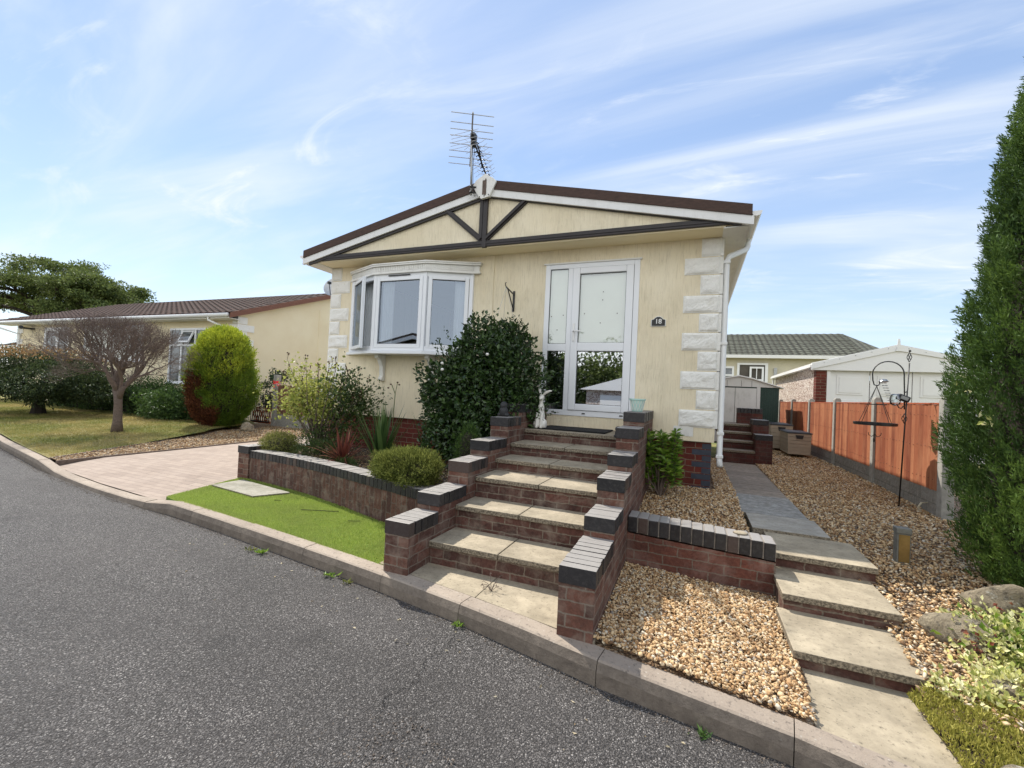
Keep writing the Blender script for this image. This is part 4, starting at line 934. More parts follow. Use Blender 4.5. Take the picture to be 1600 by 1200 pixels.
lumpy('rabbit_statue', [((rx,ry,rz_+.07),(.068,.075,.075)),((rx-.05,ry-.01,rz_+.06),(.035,.06,.065)),((rx+.05,ry-.01,rz_+.06),(.035,.06,.065)),((rx,ry,rz_+.16),(.052,.055,.09)),((rx,ry,rz_+.25),(.042,.045,.08)),((rx,ry-.004,rz_+.33),(.027,.030,.06)),((rx+.005,ry-.015,rz_+.385),(.034,.048,.036)),((rx+.005,ry-.055,rz_+.375),(.018,.020,.017))], 'ceramic_white', 'white upright hare statue with long ears standing beside the front door', 'statue', .006, ears)
ox, oy, oz = 3.885,-1.19,-.005
lumpy('owl_ornament', [((ox,oy,oz+.06),(.055,.05,.065)),((ox,oy,oz+.13),(.045,.042,.045)),((ox,oy-.03,oz+.125),(.03,.02,.025)),((ox-.045,oy,oz+.02),(.03,.04,.022)),((ox+.045,oy,oz+.02),(.03,.04,.022))], 'statue_dark', 'small dark stone lion ornament sitting on the left pier of the steps', 'ornament', .006)
ox, oy, oz = 5.19,-1.00,-.157
lumpy('frog_ornament', [((ox,oy,oz+.05),(.05,.06,.05)),((ox-.01,oy-.045,oz+.095),(.035,.035,.03)),((ox-.04,oy-.03,oz+.015),(.02,.03,.015)),((ox+.03,oy-.03,oz+.015),(.02,.03,.015))], 'statue_dark', 'small black ornament peeping out beside the right pier at the doormat', 'ornament', .006)
pt = root('plant_pot', (5.335,-.75,.13), 'mint green lattice patterned plant pot standing on the right door pier', 'plant pot')
m = MB(); cx_, cy_ = 5.335,-.75
outer = [(.055,.0),(.062,.01),(.080,.11),(.083,.125),(.092,.13),(.092,.145)]
m.lathe([(x_, z_+.13) for x_, z_ in outer]+[(.083,.275),(.078,.262),(.055,.145),(.0,.145)], (cx_,cy_,0), 22); m.build('bowl', 'mint_pot', pt, smooth=False)
m = MB()
for i in range(14):
    a = 2*math.pi*i/14
    for s_ in (-1,1): m.tube([(cx_+(.064+.018*t)*math.cos(a+s_*t*.45), cy_+(.064+.018*t)*math.sin(a+s_*t*.45), .142+.11*t) for t in (0,.5,1)], .0028, 4)
m.build('lattice', 'ceramic_white', pt)
m = MB(); m.ball((6.30,-2.0,-.735), (.055,.05,.014), 10, 6); tag(m.build('flat_stone', 'slab_buff', smooth=True), 'flat sandy stone lying on top of the low wall coping', 'stone')
# ------------------------------------------------------------------ aerials and dish
ae = root('tv_aerial', (2.92,-.47,3.1), 'tall roof aerial with eight long horizontal rods on a grey mast', 'aerial')
m = MB(); m.tube([(2.92,-.48,3.02),(2.88,-.47,3.98)], .016, 8); m.build('mast', 'grey_metal', ae, smooth=True)
A = Vector((3.22,-1.08,3.75)); B = Vector((2.60,.02,3.75)); dd = (B-A).normalized(); per = Vector((-dd.y, dd.x, 0)); per = per if per.x > 0 else -per
m = MB(); m.tube([A-dd*.04, B+dd*.04], .011, 6); m.build('boom', 'grey_metal', ae)
for t in (0,.16,.28,.40,.56,.71,.85,1.0):
    c = A.lerp(B, t); hl = .27+.06*t; m = MB(); m.tube([c-per*hl, c+per*hl], .0055, 6); m.build('rod', 'grey_metal', ae)
m = MB()
for z_ in (3.06,3.14): m.tube([(2.92,-.48,z_),(2.98,-.45,z_)], .012, 6); m.ball((2.92,-.49,z_), .022, 8, 5)
m.box(2.90,2.94,-.50,-.455,3.72,3.78); m.build('clamp', 'black_metal', ae)
m = MB(); m.tube([(2.95,-.49,3.72),(2.94,-.50,3.4),(2.955,-.495,3.1),(2.97,-.47,3.0)], .004, 5); m.build('cable', 'black_metal', ae)
a2 = root('bristly_aerial', (2.90,-.45,3.7), 'second aerial on the same mast, black boom with many crossed bristle elements', 'aerial')
A = Vector((3.01,-.66,3.70)); B = Vector((2.76,.28,3.68)); dd = (B-A).normalized(); per = Vector((-dd.y, dd.x, 0)); per = per if per.x > 0 else -per
m = MB(); m.tube([A, B], .012, 6); m.box(2.98,3.04,-.69,-.61,3.70,3.78); m.tube([(2.89,-.47,3.92),(2.97,-.40,3.70),(2.93,-.2,3.55)], .012, 6); m.build('boom', 'black_metal', a2)
for t in np.linspace(.12, 1, 9):
    c = A.lerp(B, t); m = MB()
    for sx_ in (-1,1):
        m.tube([c+Vector((0,0,0)), c+per*sx_*.03+Vector((0,0,.025)), c+per*sx_*.055+Vector((0,0,.005))], .008, 5)
    e = m.build('director', 'black_metal', a2)
    m = MB()
    for sx_ in (-1,1):
        for sz in (-1,1): m.tube([c+per*sx_*.03+Vector((0,0,.015*sz)), c+per*sx_*.09+Vector((0,0,.03*sz)), c+per*sx_*.15+Vector((0,0,.075*sz))], .0028, 4)
    m.build('wire', 'grey_metal', e)
m = MB(); rfl = A+Vector((-.10,-.05,.0))
for k in range(5): m.tube([rfl+Vector((-.22,0,-.12+.05*k)), rfl+Vector((.20,0,-.10+.05*k))], .003, 4)
m.build('reflector', 'grey_metal', a2)
ds = root('satellite_dish', (-3.2,3.0,2.3), 'grey satellite dish on the wall between the two homes', 'dish')
m = MB(); v = []; f = []; K = 20
nrm_d = Vector((.30,-.85,.35)).normalized(); a_ = nrm_d.cross(Vector((0,0,1))).normalized(); b_ = a_.cross(nrm_d); c0 = Vector((-3.05,3.1,2.83))
for back in (0,1):
    for i in range(5):
        for j in range(K):
            r = .26*(i+.01)/4; an = 2*math.pi*j/K; p = c0+a_*r*math.cos(an)+b_*r*1.05*math.sin(an)+nrm_d*(r*r*.8)-nrm_d*.008*back; v.append(p)
for back in (0,1):
    o = back*5*K
    for i in range(4):
        for j in range(K): q = (o+i*K+j, o+i*K+(j+1) % K, o+(i+1)*K+(j+1) % K, o+(i+1)*K+j); f.append(q if back else q[::-1])
m.add(v, f); m.build('reflector', 'grey_metal', ds, smooth=True)
m = MB(); p = c0+nrm_d*.30-b_*.05; m.tube([c0-b_*.27, c0-b_*.27+nrm_d*.1, p], .010, 6); m.box(p.x-.03,p.x+.03,p.y-.03,p.y+.05,p.z-.025,p.z+.035); m.build('arm', 'dark_plastic', ds)
m = MB(); m.tube([c0-nrm_d*.01, (-3.08,3.3,2.7), (-3.08,3.45,2.3), (-3.08,3.45,-1.1)], .02, 6); m.build('mast', 'grey_metal', ds)
def tiled_slope(mb, x0, x1, ye, ze, yr, zr, rows, per, amp=.022, lip=.032):
    n = int((x1-x0)/per*8); X = np.linspace(x0, x1, n+1); wv = amp*(np.sin((X-x0)/per*2*math.pi)*.5+.5)**1.5
    for r in range(rows):
        t0, t1 = r/rows, (r+1.06)/rows; y0, z0 = ye+(yr-ye)*t0, ze+(zr-ze)*t0; y1, z1 = ye+(yr-ye)*t1, ze+(zr-ze)*t1
        a = np.column_stack([X, np.full(n+1, y0), np.full(n+1, z0)]); b = np.column_stack([X, np.full(n+1, y0), z0+lip+wv]); c = np.column_stack([X, np.full(n+1, y1), z1+.004+wv])
        i = np.arange(n); N1 = n+1; f = np.concatenate([np.stack([i, i+1, N1+i+1, N1+i], 1), np.stack([N1+i, N1+i+1, 2*N1+i+1, 2*N1+i], 1)])
        tr = np.repeat(RNG.random(n//8+1), 8)[:n]; mb.arr(np.concatenate([a, b, c]), f, np.concatenate([tr, tr]))
# ------------------------------------------------------------------ neighbour's home on the left
NX, NY = -7.6, 3.75; NL = -21.6; NZT = 2.36; nslope = .36; NH = 4.0
nb = root('park_home', (-14,3.75,-1.1), 'long cream park home across the drive, with a brown tiled roof and white eaves', 'house')
def block(mb, x0, x1, y0, y1, z0, z1): mb.box(x0, x1, y0, y1, z0, z1)
m = MB(); m.box(NL, NX, NY, NY+2*NH, -1.3, NZT)
m.prism([(NY,NZT),(NY+2*NH,NZT),(NY+NH,NZT+NH*nslope)], 'x', NX-.3, NX); m.build('wall', 'render_smooth', nb)
m = MB(); m.box(NX, NX+.012, 7.0, 7.06, -.9, 3.1); m.build('cover_strip', 'render_smooth', nb)
m = MB(); e = .42
for sgn in (-1,1):
    yc = NY+NH; ye = yc+sgn*(NH+e); zr = NZT+NH*nslope+.12; ze = zr-(NH+e)*nslope
    m.prism([(yc,zr),(ye,ze),(ye,ze-.07),(yc,zr-.07)], 'x', NL-.7, NX+.20)
tiled_slope(m, NL-.7, NX+.19, NY-e-.03, zr-(NH+e)*nslope-.01, NY+NH, zr, 13, .30)
m.build('roof', 'tile_brown', nb)
m = MB(); yc = NY+NH; zr = NZT+NH*nslope+.13
for sgn in (-1,1):
    ye = yc+sgn*(NH+e); ze = zr-(NH+e)*nslope; m.prism([(yc,zr),(ye,ze),(ye,ze-.17),(yc,zr-.17)], 'x', NX+.17, NX+.22)
m.build('verge', 'terracotta', nb)
m = MB(); ye = NY-e; ze = NZT+.12-e*nslope; m.box(NL-.7,NX+.15,ye-.01,ye+.02,ze-.17,ze-.03); m.box(NL-.7,NX+.12,ye+.02,NY,ze-.17,ze-.15); m.build('soffit', 'white_trim', nb)
m = MB(); m.tube([(NL-.9,ye-.055,ze-.085),(NX+.16,ye-.055,ze-.075)], .062, 10); m.build('gutter', 'white_clean', nb, smooth=True)
m = MB(); m.tube([(-8.35,ye-.04,ze-.1),(-8.35,ye-.04,ze-.22),(-7.78,NY-.08,ze-.50),(-7.78,NY-.05,ze-.6),(-7.78,NY-.05,-1.0)], .036, 8); m.tube([(NL-.75,ye-.04,ze-.1),(NL-.6,ye+.02,ze-.3),(NL+.25,NY-.06,ze-.55),(NL+.25,NY-.05,-1)], .036, 8); m.build('downpipe', 'white_clean', nb, smooth=True)
m = MB()
for k in range(9):
    z1 = 2.28-k*.235; wd = .36 if k % 2 else .22
    m.box(NX-wd, NX+.03, NY-.035, NY+(.30 if k % 2 == 0 else .55), z1-.222, z1); m.box(NL-.03, NL+wd*1.2, NY-.035, NY+.02, z1-.222, z1)
m.build('quoin', 'quoin_white', nb, bevel=.01)
def window(parent, x0, x1, z0, z1, y, bars, transom=None, glass='glass_far', fw=.07, open_top=None, blind=False):
    m = MB(); m.box(x0,x0+fw,y-.05,y+.0,z0,z1); m.box(x1-fw,x1,y-.05,y+.0,z0,z1); m.box(x0+fw,x1-fw,y-.049,y,z1-fw,z1); m.box(x0+fw,x1-fw,y-.049,y,z0,z0+fw)
    for b_ in bars: m.box(b_-fw*.5,b_+fw*.5,y-.048,y,z0+fw,z1-fw)
    if transom: m.box(x0+fw,x1-fw,y-.047,y,transom-fw*.5,transom+fw*.5)
    m.box(x0-.04,x1+.04,y-.09,y,z0-.035,z0-.001); wn = m.build('window', 'white_upvc', parent, bevel=.004)
    g = MB(); g.quad((x0+fw,y-.015,z0+fw),(x1-fw,y-.015,z0+fw),(x1-fw,y-.015,z1-fw),(x0+fw,y-.015,z1-fw)); g.build('pane', glass, wn)
    return wn
wn = window(nb, -10.95,-8.95,.05,1.93,NY, [-10.30,-9.60], 1.35)
m = MB(); a0 = (-9.70,NY-.05,1.86); m.obox((-9.95,NY-.12,1.63),(1,0,0),(0,math.sin(R(25)),math.cos(R(25))),(0,-math.cos(R(25)),math.sin(R(25))),.29,.23,.02); m.build('open_light', 'white_upvc', wn)
m = MB(); m.obox((-9.95,NY-.142,1.64),(1,0,0),(0,math.sin(R(25)),math.cos(R(25))),(0,-math.cos(R(25)),math.sin(R(25))),.23,.17,.002); m.build('pane', 'glass_far', wn)
window(nb, -16.3,-12.5,.75,2.08,NY, [-14.4], None, glass='blind_pale', fw=.09); window(nb, -19.3,-17.4,-.3,2.05,NY, [-18.3], None, fw=.16)
m = MB(); m.box(-20.6,-20.2,NY-.35,NY,1.98,2.04); m.tube([(-20.4,NY-.35,2.02),(-20.0,NY-.5,2.02)], .07, 8); m.build('outdoor_lamp', 'black_metal', nb)
# far left house
fh = root('bungalow', (-33,9.5,-1.2), 'white bungalow far away at the left edge behind the long home', 'house')
m = MB(); m.box(-42,-26,10.5,18,-1.3,2.0); m.prism([(10.3,1.9),(18.2,1.9),(14.2,3.3)], 'x', -42, -26); m.build('wall', 'render_stone', fh)
m = MB()
for a, b2 in ((10.0,14.25),(18.5,14.25)): m.prism([(a,1.95),(b2,3.5),(b2,3.4),(a,1.83)], 'x', -42.5, -25.7)
m.build('roof', 'tile_brown', fh); m = MB(); m.box(-42.5,-25.6,9.85,10.0,1.75,1.97); m.build('gutter', 'white_clean', fh)
for x_ in (-40,-36,-32,-29): window(fh, x_-1, x_+1, -.1, 1.3, 10.5, [x_], None)
# ------------------------------------------------------------------ gate, post, stones by the drive
gt = root('metal_gate', (-6.1,3.9,-1.1), 'black iron gate with wooden trellis behind, at the end of the drive', 'gate')
m = MB(); gx0, gx1, gy = -6.78,-5.98,3.75
for x_ in np.linspace(gx0, gx1, 12): m.tube([(x_,gy,-1.0),(x_,gy,-.10)], .010, 5)
m.bar((gx0,gy,-.16),(gx1,gy,-.16),.02,.02); m.bar((gx0,gy,-.98),(gx1,gy,-.98),.02,.03); m.bar((gx0,gy,-.45),(gx1,gy,-.45),.02,.02); m.build('railing', 'black_metal', gt)
m = MB()
for k in range(9):
    x_ = gx0+k*.09
    m.bar((x_,gy+.03,-1.0),(x_+.14,gy+.03,-.55),.02,.012,(0,1,0)); m.bar((x_+.14,gy+.04,-1.0),(x_,gy+.04,-.55),.02,.012,(0,1,0))
m.bar((gx0,gy+.04,-1.0),(gx1,gy+.04,-1.0),.03,.06); m.build('trellis', 'fence_rail', gt)
m = MB(); m.box(-5.93,-5.80,3.78,3.95,-1.15,.47); m.build('gate_post', 'concrete_post', gt, bevel=.008)
fp = root('garden_fence', (-5.2,3.9,-1.1), 'short weathered fence panel on a concrete board, half hidden behind the rose', 'fence')
m = MB()
for k in range(11): m.box(-5.78+k*.115,-5.78+k*.115+.11,3.84,3.86+.006*(k % 2),-.72,.16)
m.build('boards', 'terracotta', fp); m = MB(); m.box(-5.79,-4.5,3.835,3.885,-1.15,-.725); m.build('gravel_board', 'concrete_post', fp)
m = MB(); m.box(-4.5,-4.38,3.78,3.92,-1.15,.42); m.build('post', 'concrete_post', fp)
def rock(c, r, label, mat='rock', seed=0, name='rock'):
    rg = np.random.default_rng(seed); m = MB(); m.ball(c, r, 22, 14); v = m.V[0]; D = unit(v-np.array(c)); k = 1+lump(D, 10, .12, 2.2, rg)+lump(D, 14, .05, 6, rg)
    # chip a few flat faces
    for _ in range(7):
        n_ = unit(rg.normal(size=(1,3)))[0]; h_ = .62+.25*rg.random(); dp_ = (D*k[:,None])@n_; ov = np.maximum(dp_-h_, 0); k = k-ov*.85
    m.V[0] = np.array(c)+D*np.array(r)*k[:,None]; return tag(m.build(name, mat, smooth=True), label, 'rock')
rock((-5.05,2.35,-.99), (.20,.16,.13), 'pale boulder at the foot of the golden conifer by the gate', seed=3)
rock((7.46,-2.47,-1.01), (.21,.14,.11), 'lichen speckled boulder beside the lowest path steps', seed=5)
rock((7.82,-2.02,-.95), (.18,.14,.15), 'large sandy boulder under the tall cypress', seed=8)
rock((7.13,-3.62,-1.13), (.12,.09,.08), 'small rough stone by the kerb at the mossy corner', seed=11)
rock((7.62,-2.85,-1.06), (.10,.08,.07), 'small brown stone half buried in variegated leaves', seed=13)
rock((7.40,-2.93,-1.08), (.10,.08,.05), 'low grey stone tucked behind the moss at the path edge', seed=17)
# ------------------------------------------------------------------ right side: fence
FX = 8.50; PY = [.39,2.42,4.46,6.50,8.54,10.5]
fe = root('garden_fence', (FX,5.4,-.9), 'orange stained wooden panel fence with concrete posts along the side path', 'fence')
for i, y in enumerate(PY):
    p = MB(); zt = .46; p.box(FX-.055,FX+.055,y-.055,y+.055,-1.1,zt-.03)
    p.prism([(FX-.055,zt-.03),(FX+.055,zt-.03),(FX+.03,zt+.01),(FX-.03,zt+.01)], 'y', y-.055, y+.055)
    p.build('post', 'concrete_post', fe, bevel=.006)
for i in range(5):
    y0, y1 = PY[i]+.056, PY[i+1]-.056
    n_ = 19; w_ = (y1-y0)/n_; m = MB()
    for k in range(n_):
        a = y0+k*w_; o = random.uniform(-.006,.006)
        m.add([(FX-.012,a,-.60),(FX-.012,a,.372),(FX-.004+o,a,.372),(FX-.004+o,a,-.60),(FX-.030+o,a+w_+.014,-.60),(FX-.030+o,a+w_+.014,.372+o*.6),(FX-.006,a+w_+.014,.372),(FX-.006,a+w_+.014,-.60)],
              [(0,1,5,4),(3,7,6,2),(0,3,2,1),(4,5,6,7),(1,2,6,5),(0,4,7,3)])
    t = m.build('panel', 'fence_boards', fe)
    nm = MB()
    for k in range(n_):
        for z_ in (-.48,-.12,.24): yy = y0+(k+.62)*w_; nm.ball((FX-.026,yy,z_+random.uniform(-.01,.01)), .0045, 5, 3)
    nm.build('nails', 'black_metal', t)['kind'] = 'stuff'
    m = MB(); m.box(FX-.03,FX+.012,y0,y1,.374,.392); m.build('capping', 'fence_rail', t)
    m = MB(); m.box(FX-.022,FX+.022,y0,y1,-1.05,-.602); m.build('gravel_board', 'gravel_board', fe)
# storage boxes
def storage(x0, y0, w_, d_, h_, z0, lab):
    t = root('storage_box', (x0+w_/2,y0+d_/2,z0), lab, 'storage box', 'plastic garden storage boxes')
    m = MB(); n_ = 6; hh = h_/n_
    for k in range(n_):
        i = .012*(k/n_); m.box(x0+.01-i,x0+w_-.01+i,y0+.01-i,y0+d_-.01+i,z0+k*hh+.004,z0+(k+1)*hh-.004)
    m.box(x0+.018,x0+w_-.018,y0+.018,y0+d_-.018,z0,z0+h_-.001); m.build('body', 'box_taupe', t, bevel=.005)
    m = MB(); m.box(x0-.015,x0+w_+.015,y0-.015,y0+d_+.015,z0+h_,z0+h_+.022); m.box(x0+.015,x0+w_-.015,y0+.015,y0+d_-.015,z0+h_+.022,z0+h_+.032); m.build('lid', 'box_lid', t, bevel=.006)
    m = MB(); m.prism([(x0+w_*.33,z0+h_*.93),(x0+w_*.67,z0+h_*.93),(x0+w_*.63,z0+h_*.76),(x0+w_*.37,z0+h_*.76)], 'y', y0-.012, y0+.004); m.build('handle', 'dark_plastic', t)
storage(7.82,5.2,.44,.95,.45,-.76,'taupe plastic storage box with dark handle, the nearer one by the fence')
storage(7.66,6.35,.46,1.2,.56,-.76,'taupe plastic storage box with dark lid, behind the nearer box')
# rear steps
rs = root('rear_steps', (6.8,3.6,-.8), 'dark brick steps at the end of the side path, leading to the side door', 'steps')
RZ = [-.61,-.45,-.30,-.155]
for i, z in enumerate(RZ):
    y = 3.45+.30*i; yb = y+.34 if i < 3 else 5.4
    m = MB(); m.box(6.40,7.015,y+.02,yb,-.9 if i == 0 else RZ[i-1]-.05,z-.041); m.build('riser', 'brick_back', rs)
    m = MB(); m.box(6.40,7.012,y,yb-.001,z-.04,z); m.build('tread', 'slab_brown', rs, bevel=.004)
for (x0,x1,y0,y1,z) in ((7.016,7.29,3.45,3.86,-.29),(7.016,7.28,3.90,4.5,-.03),(6.80,7.28,4.80,5.02,.18)):
    m = MB(); m.box(x0,x1,y0,y1,-.9,z-.1); m.build('side_wall', 'brick_back', rs)
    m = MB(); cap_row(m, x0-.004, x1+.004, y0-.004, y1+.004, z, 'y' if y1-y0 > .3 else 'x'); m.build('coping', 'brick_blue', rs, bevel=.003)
# shed
sh = root('metal_shed', (7.0,8.3,-.8), 'low metal garden shed with white double doors and a dark green side panel', 'shed')
m = MB(); m.box(6.05,8.0,7.62,9.6,-.85,.735); m.build('body', 'green_steel', sh)
m = MB()
for k in range(7): m.box(7.62+k*.055,7.64+k*.055,7.61,7.62,-.85,.73)
m.build('ribs', 'green_steel', sh)
m = MB(); m.prism([(5.98,.735),(8.03,.735),(7.35,.955),(7.04,1.01),(6.7,.95)], 'y', 7.58, 9.65); m.build('gable', 'shed_white', sh)
m = MB(); m.prism([(5.93,.73),(6.7,.975),(7.04,1.045),(7.37,.978),(8.10,.735),(8.10,.715),(7.35,.955),(7.04,1.015),(6.7,.95),(5.95,.715)], 'y', 7.52, 9.7); m.build('roof_edge', 'white_clean', sh)
m = MB(); m.box(6.18,6.95,7.585,7.615,-.8,.70); m.box(6.96,7.47,7.58,7.61,-.8,.70); m.box(7.475,7.56,7.575,7.618,-.85,.735); m.build('door', 'shed_white', sh, bevel=.004)
m = MB()
for x_ in (6.75,7.1,7.35): m.box(x_-.004,x_+.004,7.576,7.581,.74,.90)
m.build('seam', 'dark_plastic', sh)
# garage
ga = root('garage', (10.6,9,-.8), 'white fronted garage with pebbledash side wall and brick corner beyond the fence', 'garage')
GX0, GX1, GY0, GY1 = 8.80,12.4,7.5,13.6
m = MB(); m.box(GX0,GX0+.1,GY0+.25,GY1,-.9,1.30); m.box(GX1-.1,GX1,GY0+.02,GY1,-.9,1.3); m.box(GX0,GX1,GY1,GY1+.1,-.9,1.3); m.build('wall', 'pebbledash', ga)
m = MB(); m.box(GX0-.01,GX0+.22,GY0,GY0+.25,-.9,1.32); m.build('corner_pier', 'brick_house', ga)
m = MB()
for a in range(4):
    x0 = GX0+.30+a*.83; m.box(x0,x0+.815,GY0+.06,GY0+.10,-.85,1.26)
    for z0,z1 in ((.62,1.12),(-.1,.5),(-.8,-.22)):
        m.box(x0+.14,x0+.68,GY0+.045,GY0+.06,z0,z1); m.box(x0+.19,x0+.63,GY0+.035,GY0+.045,z0+.05,z1-.05)
m.box(GX0+.22,GX0+.295,GY0+.0,GY0+.12,-.85,1.30); m.build('garage_door', 'white_clean', ga, bevel=.012)
PX, PZ = 10.42, 1.86; EX0, EX1 = GX0-.13, 12.55
m = MB(); m.prism([(EX0,1.22),(EX1,1.22),(EX1,1.36),(PX,PZ+.02),(EX0,1.40)], 'y', GY0-.06, GY0+.0); m.build('gable', 'white_clean', ga, bevel=.006)
m = MB(); m.prism([(EX0,1.395),(PX,PZ+.02),(EX1,1.355),(EX1,1.30),(PX,PZ-.14),(EX0,1.24)], 'y', GY0-.09, GY0-.062); m.prism([(PX-.05,PZ-.15),(PX+.05,PZ-.15),(PX+.02,PZ+.15),(PX-.02,PZ+.15)], 'y', GY0-.11, GY0-.092); bg_ = m.build('bargeboard', 'white_clean', ga, bevel=.004)
m = MB()
for k in range(5):
    for s_ in (-1,1):
        t = (k+.6)/5.4; xx = PX+s_*t*(PX-EX0); zz2 = PZ-.03-t*.48; m.ball((xx,GY0-.095,zz2), .010, 6, 4)
m.build('screw', 'grey_metal', bg_)
m = MB(); m.prism([(EX0,1.39),(PX,PZ),(EX1,1.35),(EX1,1.31),(PX,PZ-.06),(EX0,1.33)], 'y', GY0-.001, GY1+.2); m.build('roof', 'shed_white', ga)
m = MB(); m.box(EX0-.03,EX0+.09,GY0-.05,GY1+.2,1.29,1.35); m.tube([(EX0+.05,GY1+.1,1.28),(EX0+.05,GY1+.1,-.8)], .035, 8); m.build('gutter', 'white_clean', ga)
# bungalow behind
bb = root('bungalow', (11,22,-1), 'pale bungalow with a grey green tiled roof behind the shed and garage', 'house')
m = MB(); m.box(2,14.1,22,30,-1.2,3.0); m.build('wall', 'render_stone', bb)
m = MB(); m.prism([(21.6,3.0),(26,4.72),(26,4.62),(21.6,2.9)], 'x', 1.8, 14.0); m.prism([(30.4,3.0),(26,4.72),(26,4.62),(30.4,2.9)], 'x', 1.8, 14.0)
m.add([(13.995,21.6,3.0),(15.6,21.9,2.9),(13.995,26,4.72)], [(0,1,2)]); tiled_slope(m, 1.8, 14.0, 21.58, 2.99, 26, 4.72, 14, .36); m.build('roof', 'tile_green', bb)
m = MB(); m.box(1.8,14.6,21.50,21.62,2.80,2.98); m.build('gutter', 'white_clean', bb)
w1 = window(bb, 6.3,7.95,1.2,2.35,22, [7.1], 1.85, fw=.1)
m = MB()
for x_ in (6.75,7.45): m.box(x_-.03,x_+.03,21.945,21.952,1.3,2.25)
m.build('glazing_bar', 'white_upvc', w1)
m = MB(); m.box(8.15,9.55,21.985,21.998,1.0,2.45); m.build('doorway', 'interior_dark', bb)
m = MB(); m.box(8.1,8.22,21.9,21.999,.9,2.55); m.box(9.48,9.62,21.9,21.999,.9,2.55); m.box(8.22,9.48,21.901,21.999,2.45,2.55)
do = m.build('door_frame', 'white_upvc', bb); m = MB(); m.box(8.72,8.82,21.85,21.9,1.0,2.35); m.box(9.32,9.42,21.85,21.9,1.0,2.35); m.box(8.82,9.32,21.852,21.9,2.25,2.35); m.box(9.05,9.09,21.852,21.9,1.0,2.25); m.box(8.82,9.32,21.853,21.9,1.6,1.66); m.build('open_door', 'white_upvc', do)
m = MB(); m.box(9.9,10.05,21.88,21.999,1.7,2.3); m.build('wall_lamp', 'tin', bb)
# ------------------------------------------------------------------ bird feeder station, bollard light
cr = root('bird_feeder_pole', (8.24,.8,-.9), 'tall black shepherd hook bird feeder pole stuck in the gravel', 'feeder pole')
m = MB(); T0 = Vector((8.24,.8,-.92)); T1 = Vector((8.30,.8,.86)); m.tube([T0, T0.lerp(T1,.5), T1], [.008,.008,.007], 8); m.build('pole', 'black_metal', cr, smooth=True)
m = MB()
pts = [(8.265,.8,.30),(8.262,.8,.50),(8.255,.8,.68)]
for k in range(0, 13):
    a = math.pi*k/12; pts.append((8.10+.155*math.cos(a), .8, .72+.155*math.sin(a)))
pts += [(7.95,.8,.64),(7.965,.8,.585),(8.0,.8,.575),(8.02,.8,.60),(8.015,.8,.625)]
m.tube(pts, .007, 6); m.tube([(8.255,.8,.34),(8.235,.8,.31),(8.21,.8,.32),(8.20,.8,.345)], .006, 6)
m.tube([(8.262,.8,.50),(8.29,.8,.52)], .006, 6); m.build('hook_arm', 'black_metal', cr, smooth=True)
m = MB()
for zc, s_ in ((.93,1.), (.19,1.1)):
    for a in np.arange(4)*math.pi/2:
        m.tube([(8.298-(.03 if zc < .5 else 0)+.022*s_*math.sin(math.pi*t)*math.cos(a+t*2.5), .8+.022*s_*math.sin(math.pi*t)*math.sin(a+t*2.5), zc-.06+.12*t) for t in np.linspace(0,1,7)], .004, 5)
m.ball((8.302,.8,1.005), .014, 8, 6); m.build('twisted_cage', 'black_metal', cr)
fd = root('hanging_bird_tray', (7.99,.8,.1), 'black round bird tray hanging on wires from the hook', 'bird feeder')
m = MB(); m.lathe([(.205,.09),(.215,.095),(.215,.125),(.20,.125),(.198,.105),(.0,.105)], (7.985,.8,0), 28); m.build('tray', 'black_metal', fd)
m = MB()
for k in range(4):
    a = k*math.pi/2+.4; m.tube([(7.985+.205*math.cos(a),.8+.205*math.sin(a),.12),(7.99,.8,.57)], .0035, 4)
m.lathe([(.10,.34),(.106,.34),(.106,.35),(.10,.35)], (7.987,.8,0), 20); m.build('hanger', 'black_metal', fd)
m = MB()
for s_ in (-1,1):
    m.tube([(7.985,.8,.10),(7.985,.8,-.02),(7.985+s_*.03,.8,-.05),(7.985+s_*.06,.8,-.03),(7.985+s_*.065,.8,0)], .004, 5)
m.tube([(7.985,.8,0),(7.98,.8,-.12)], .005, 5); m.ball((7.98,.8,-.09), (.012,.012,.03), 8, 6); m.build('lower_hook', 'black_metal', fd)
ch = root('wind_chime', (8.06,.8,.5), 'small metal wind chime dangling beside the bird tray', 'wind chime')
m = MB(); m.lathe([(.045,.62),(.05,.63),(.03,.655),(.0,.66)], (8.05,.78,0), 14); m.build('cap', 'tin', ch)
m = MB()
for k in range(5):
    for j in range(8): m.ball((8.03+.012*k+.010*j,.78+.006*math.sin(k*2),.61-.030*j), .006, 6, 4)
m.build('bead_string', 'tin', ch)
gl_ = root('glass_lantern', (8.21,.78,.45), 'clear glass solar lantern clipped to the feeder pole', 'lantern')
m = MB(); m.lathe([(.02,.34),(.048,.36),(.055,.42),(.045,.47),(.03,.48)], (8.165,.77,0), 16); m.build('jar', 'glass_clear', gl_, smooth=True)
m = MB(); m.obox((8.24,.77,.435),(math.cos(.4),0,-math.sin(.4)),(0,1,0),(math.sin(.4),0,math.cos(.4)),.06,.04,.035); m.build('housing', 'dark_plastic', gl_, bevel=.012)
m = MB(); m.obox((8.24,.727,.435),(math.cos(.4),0,-math.sin(.4)),(0,1,0),(math.sin(.4),0,math.cos(.4)),.038,.003,.02); m.build('reflector', 'tin', gl_)
bl = root('bollard_light', (7.51,-1.4,-.93), 'short square garden post light with gold face, standing in the gravel', 'garden light')
m = MB(); m.box(7.468,7.555,-1.44,-1.36,-.97,-.70); m.build('body', 'lamp_grey', bl, bevel=.004)
m = MB(); m.box(7.477,7.546,-1.446,-1.4395,-.92,-.705); m.build('face', 'lamp_gold', bl)
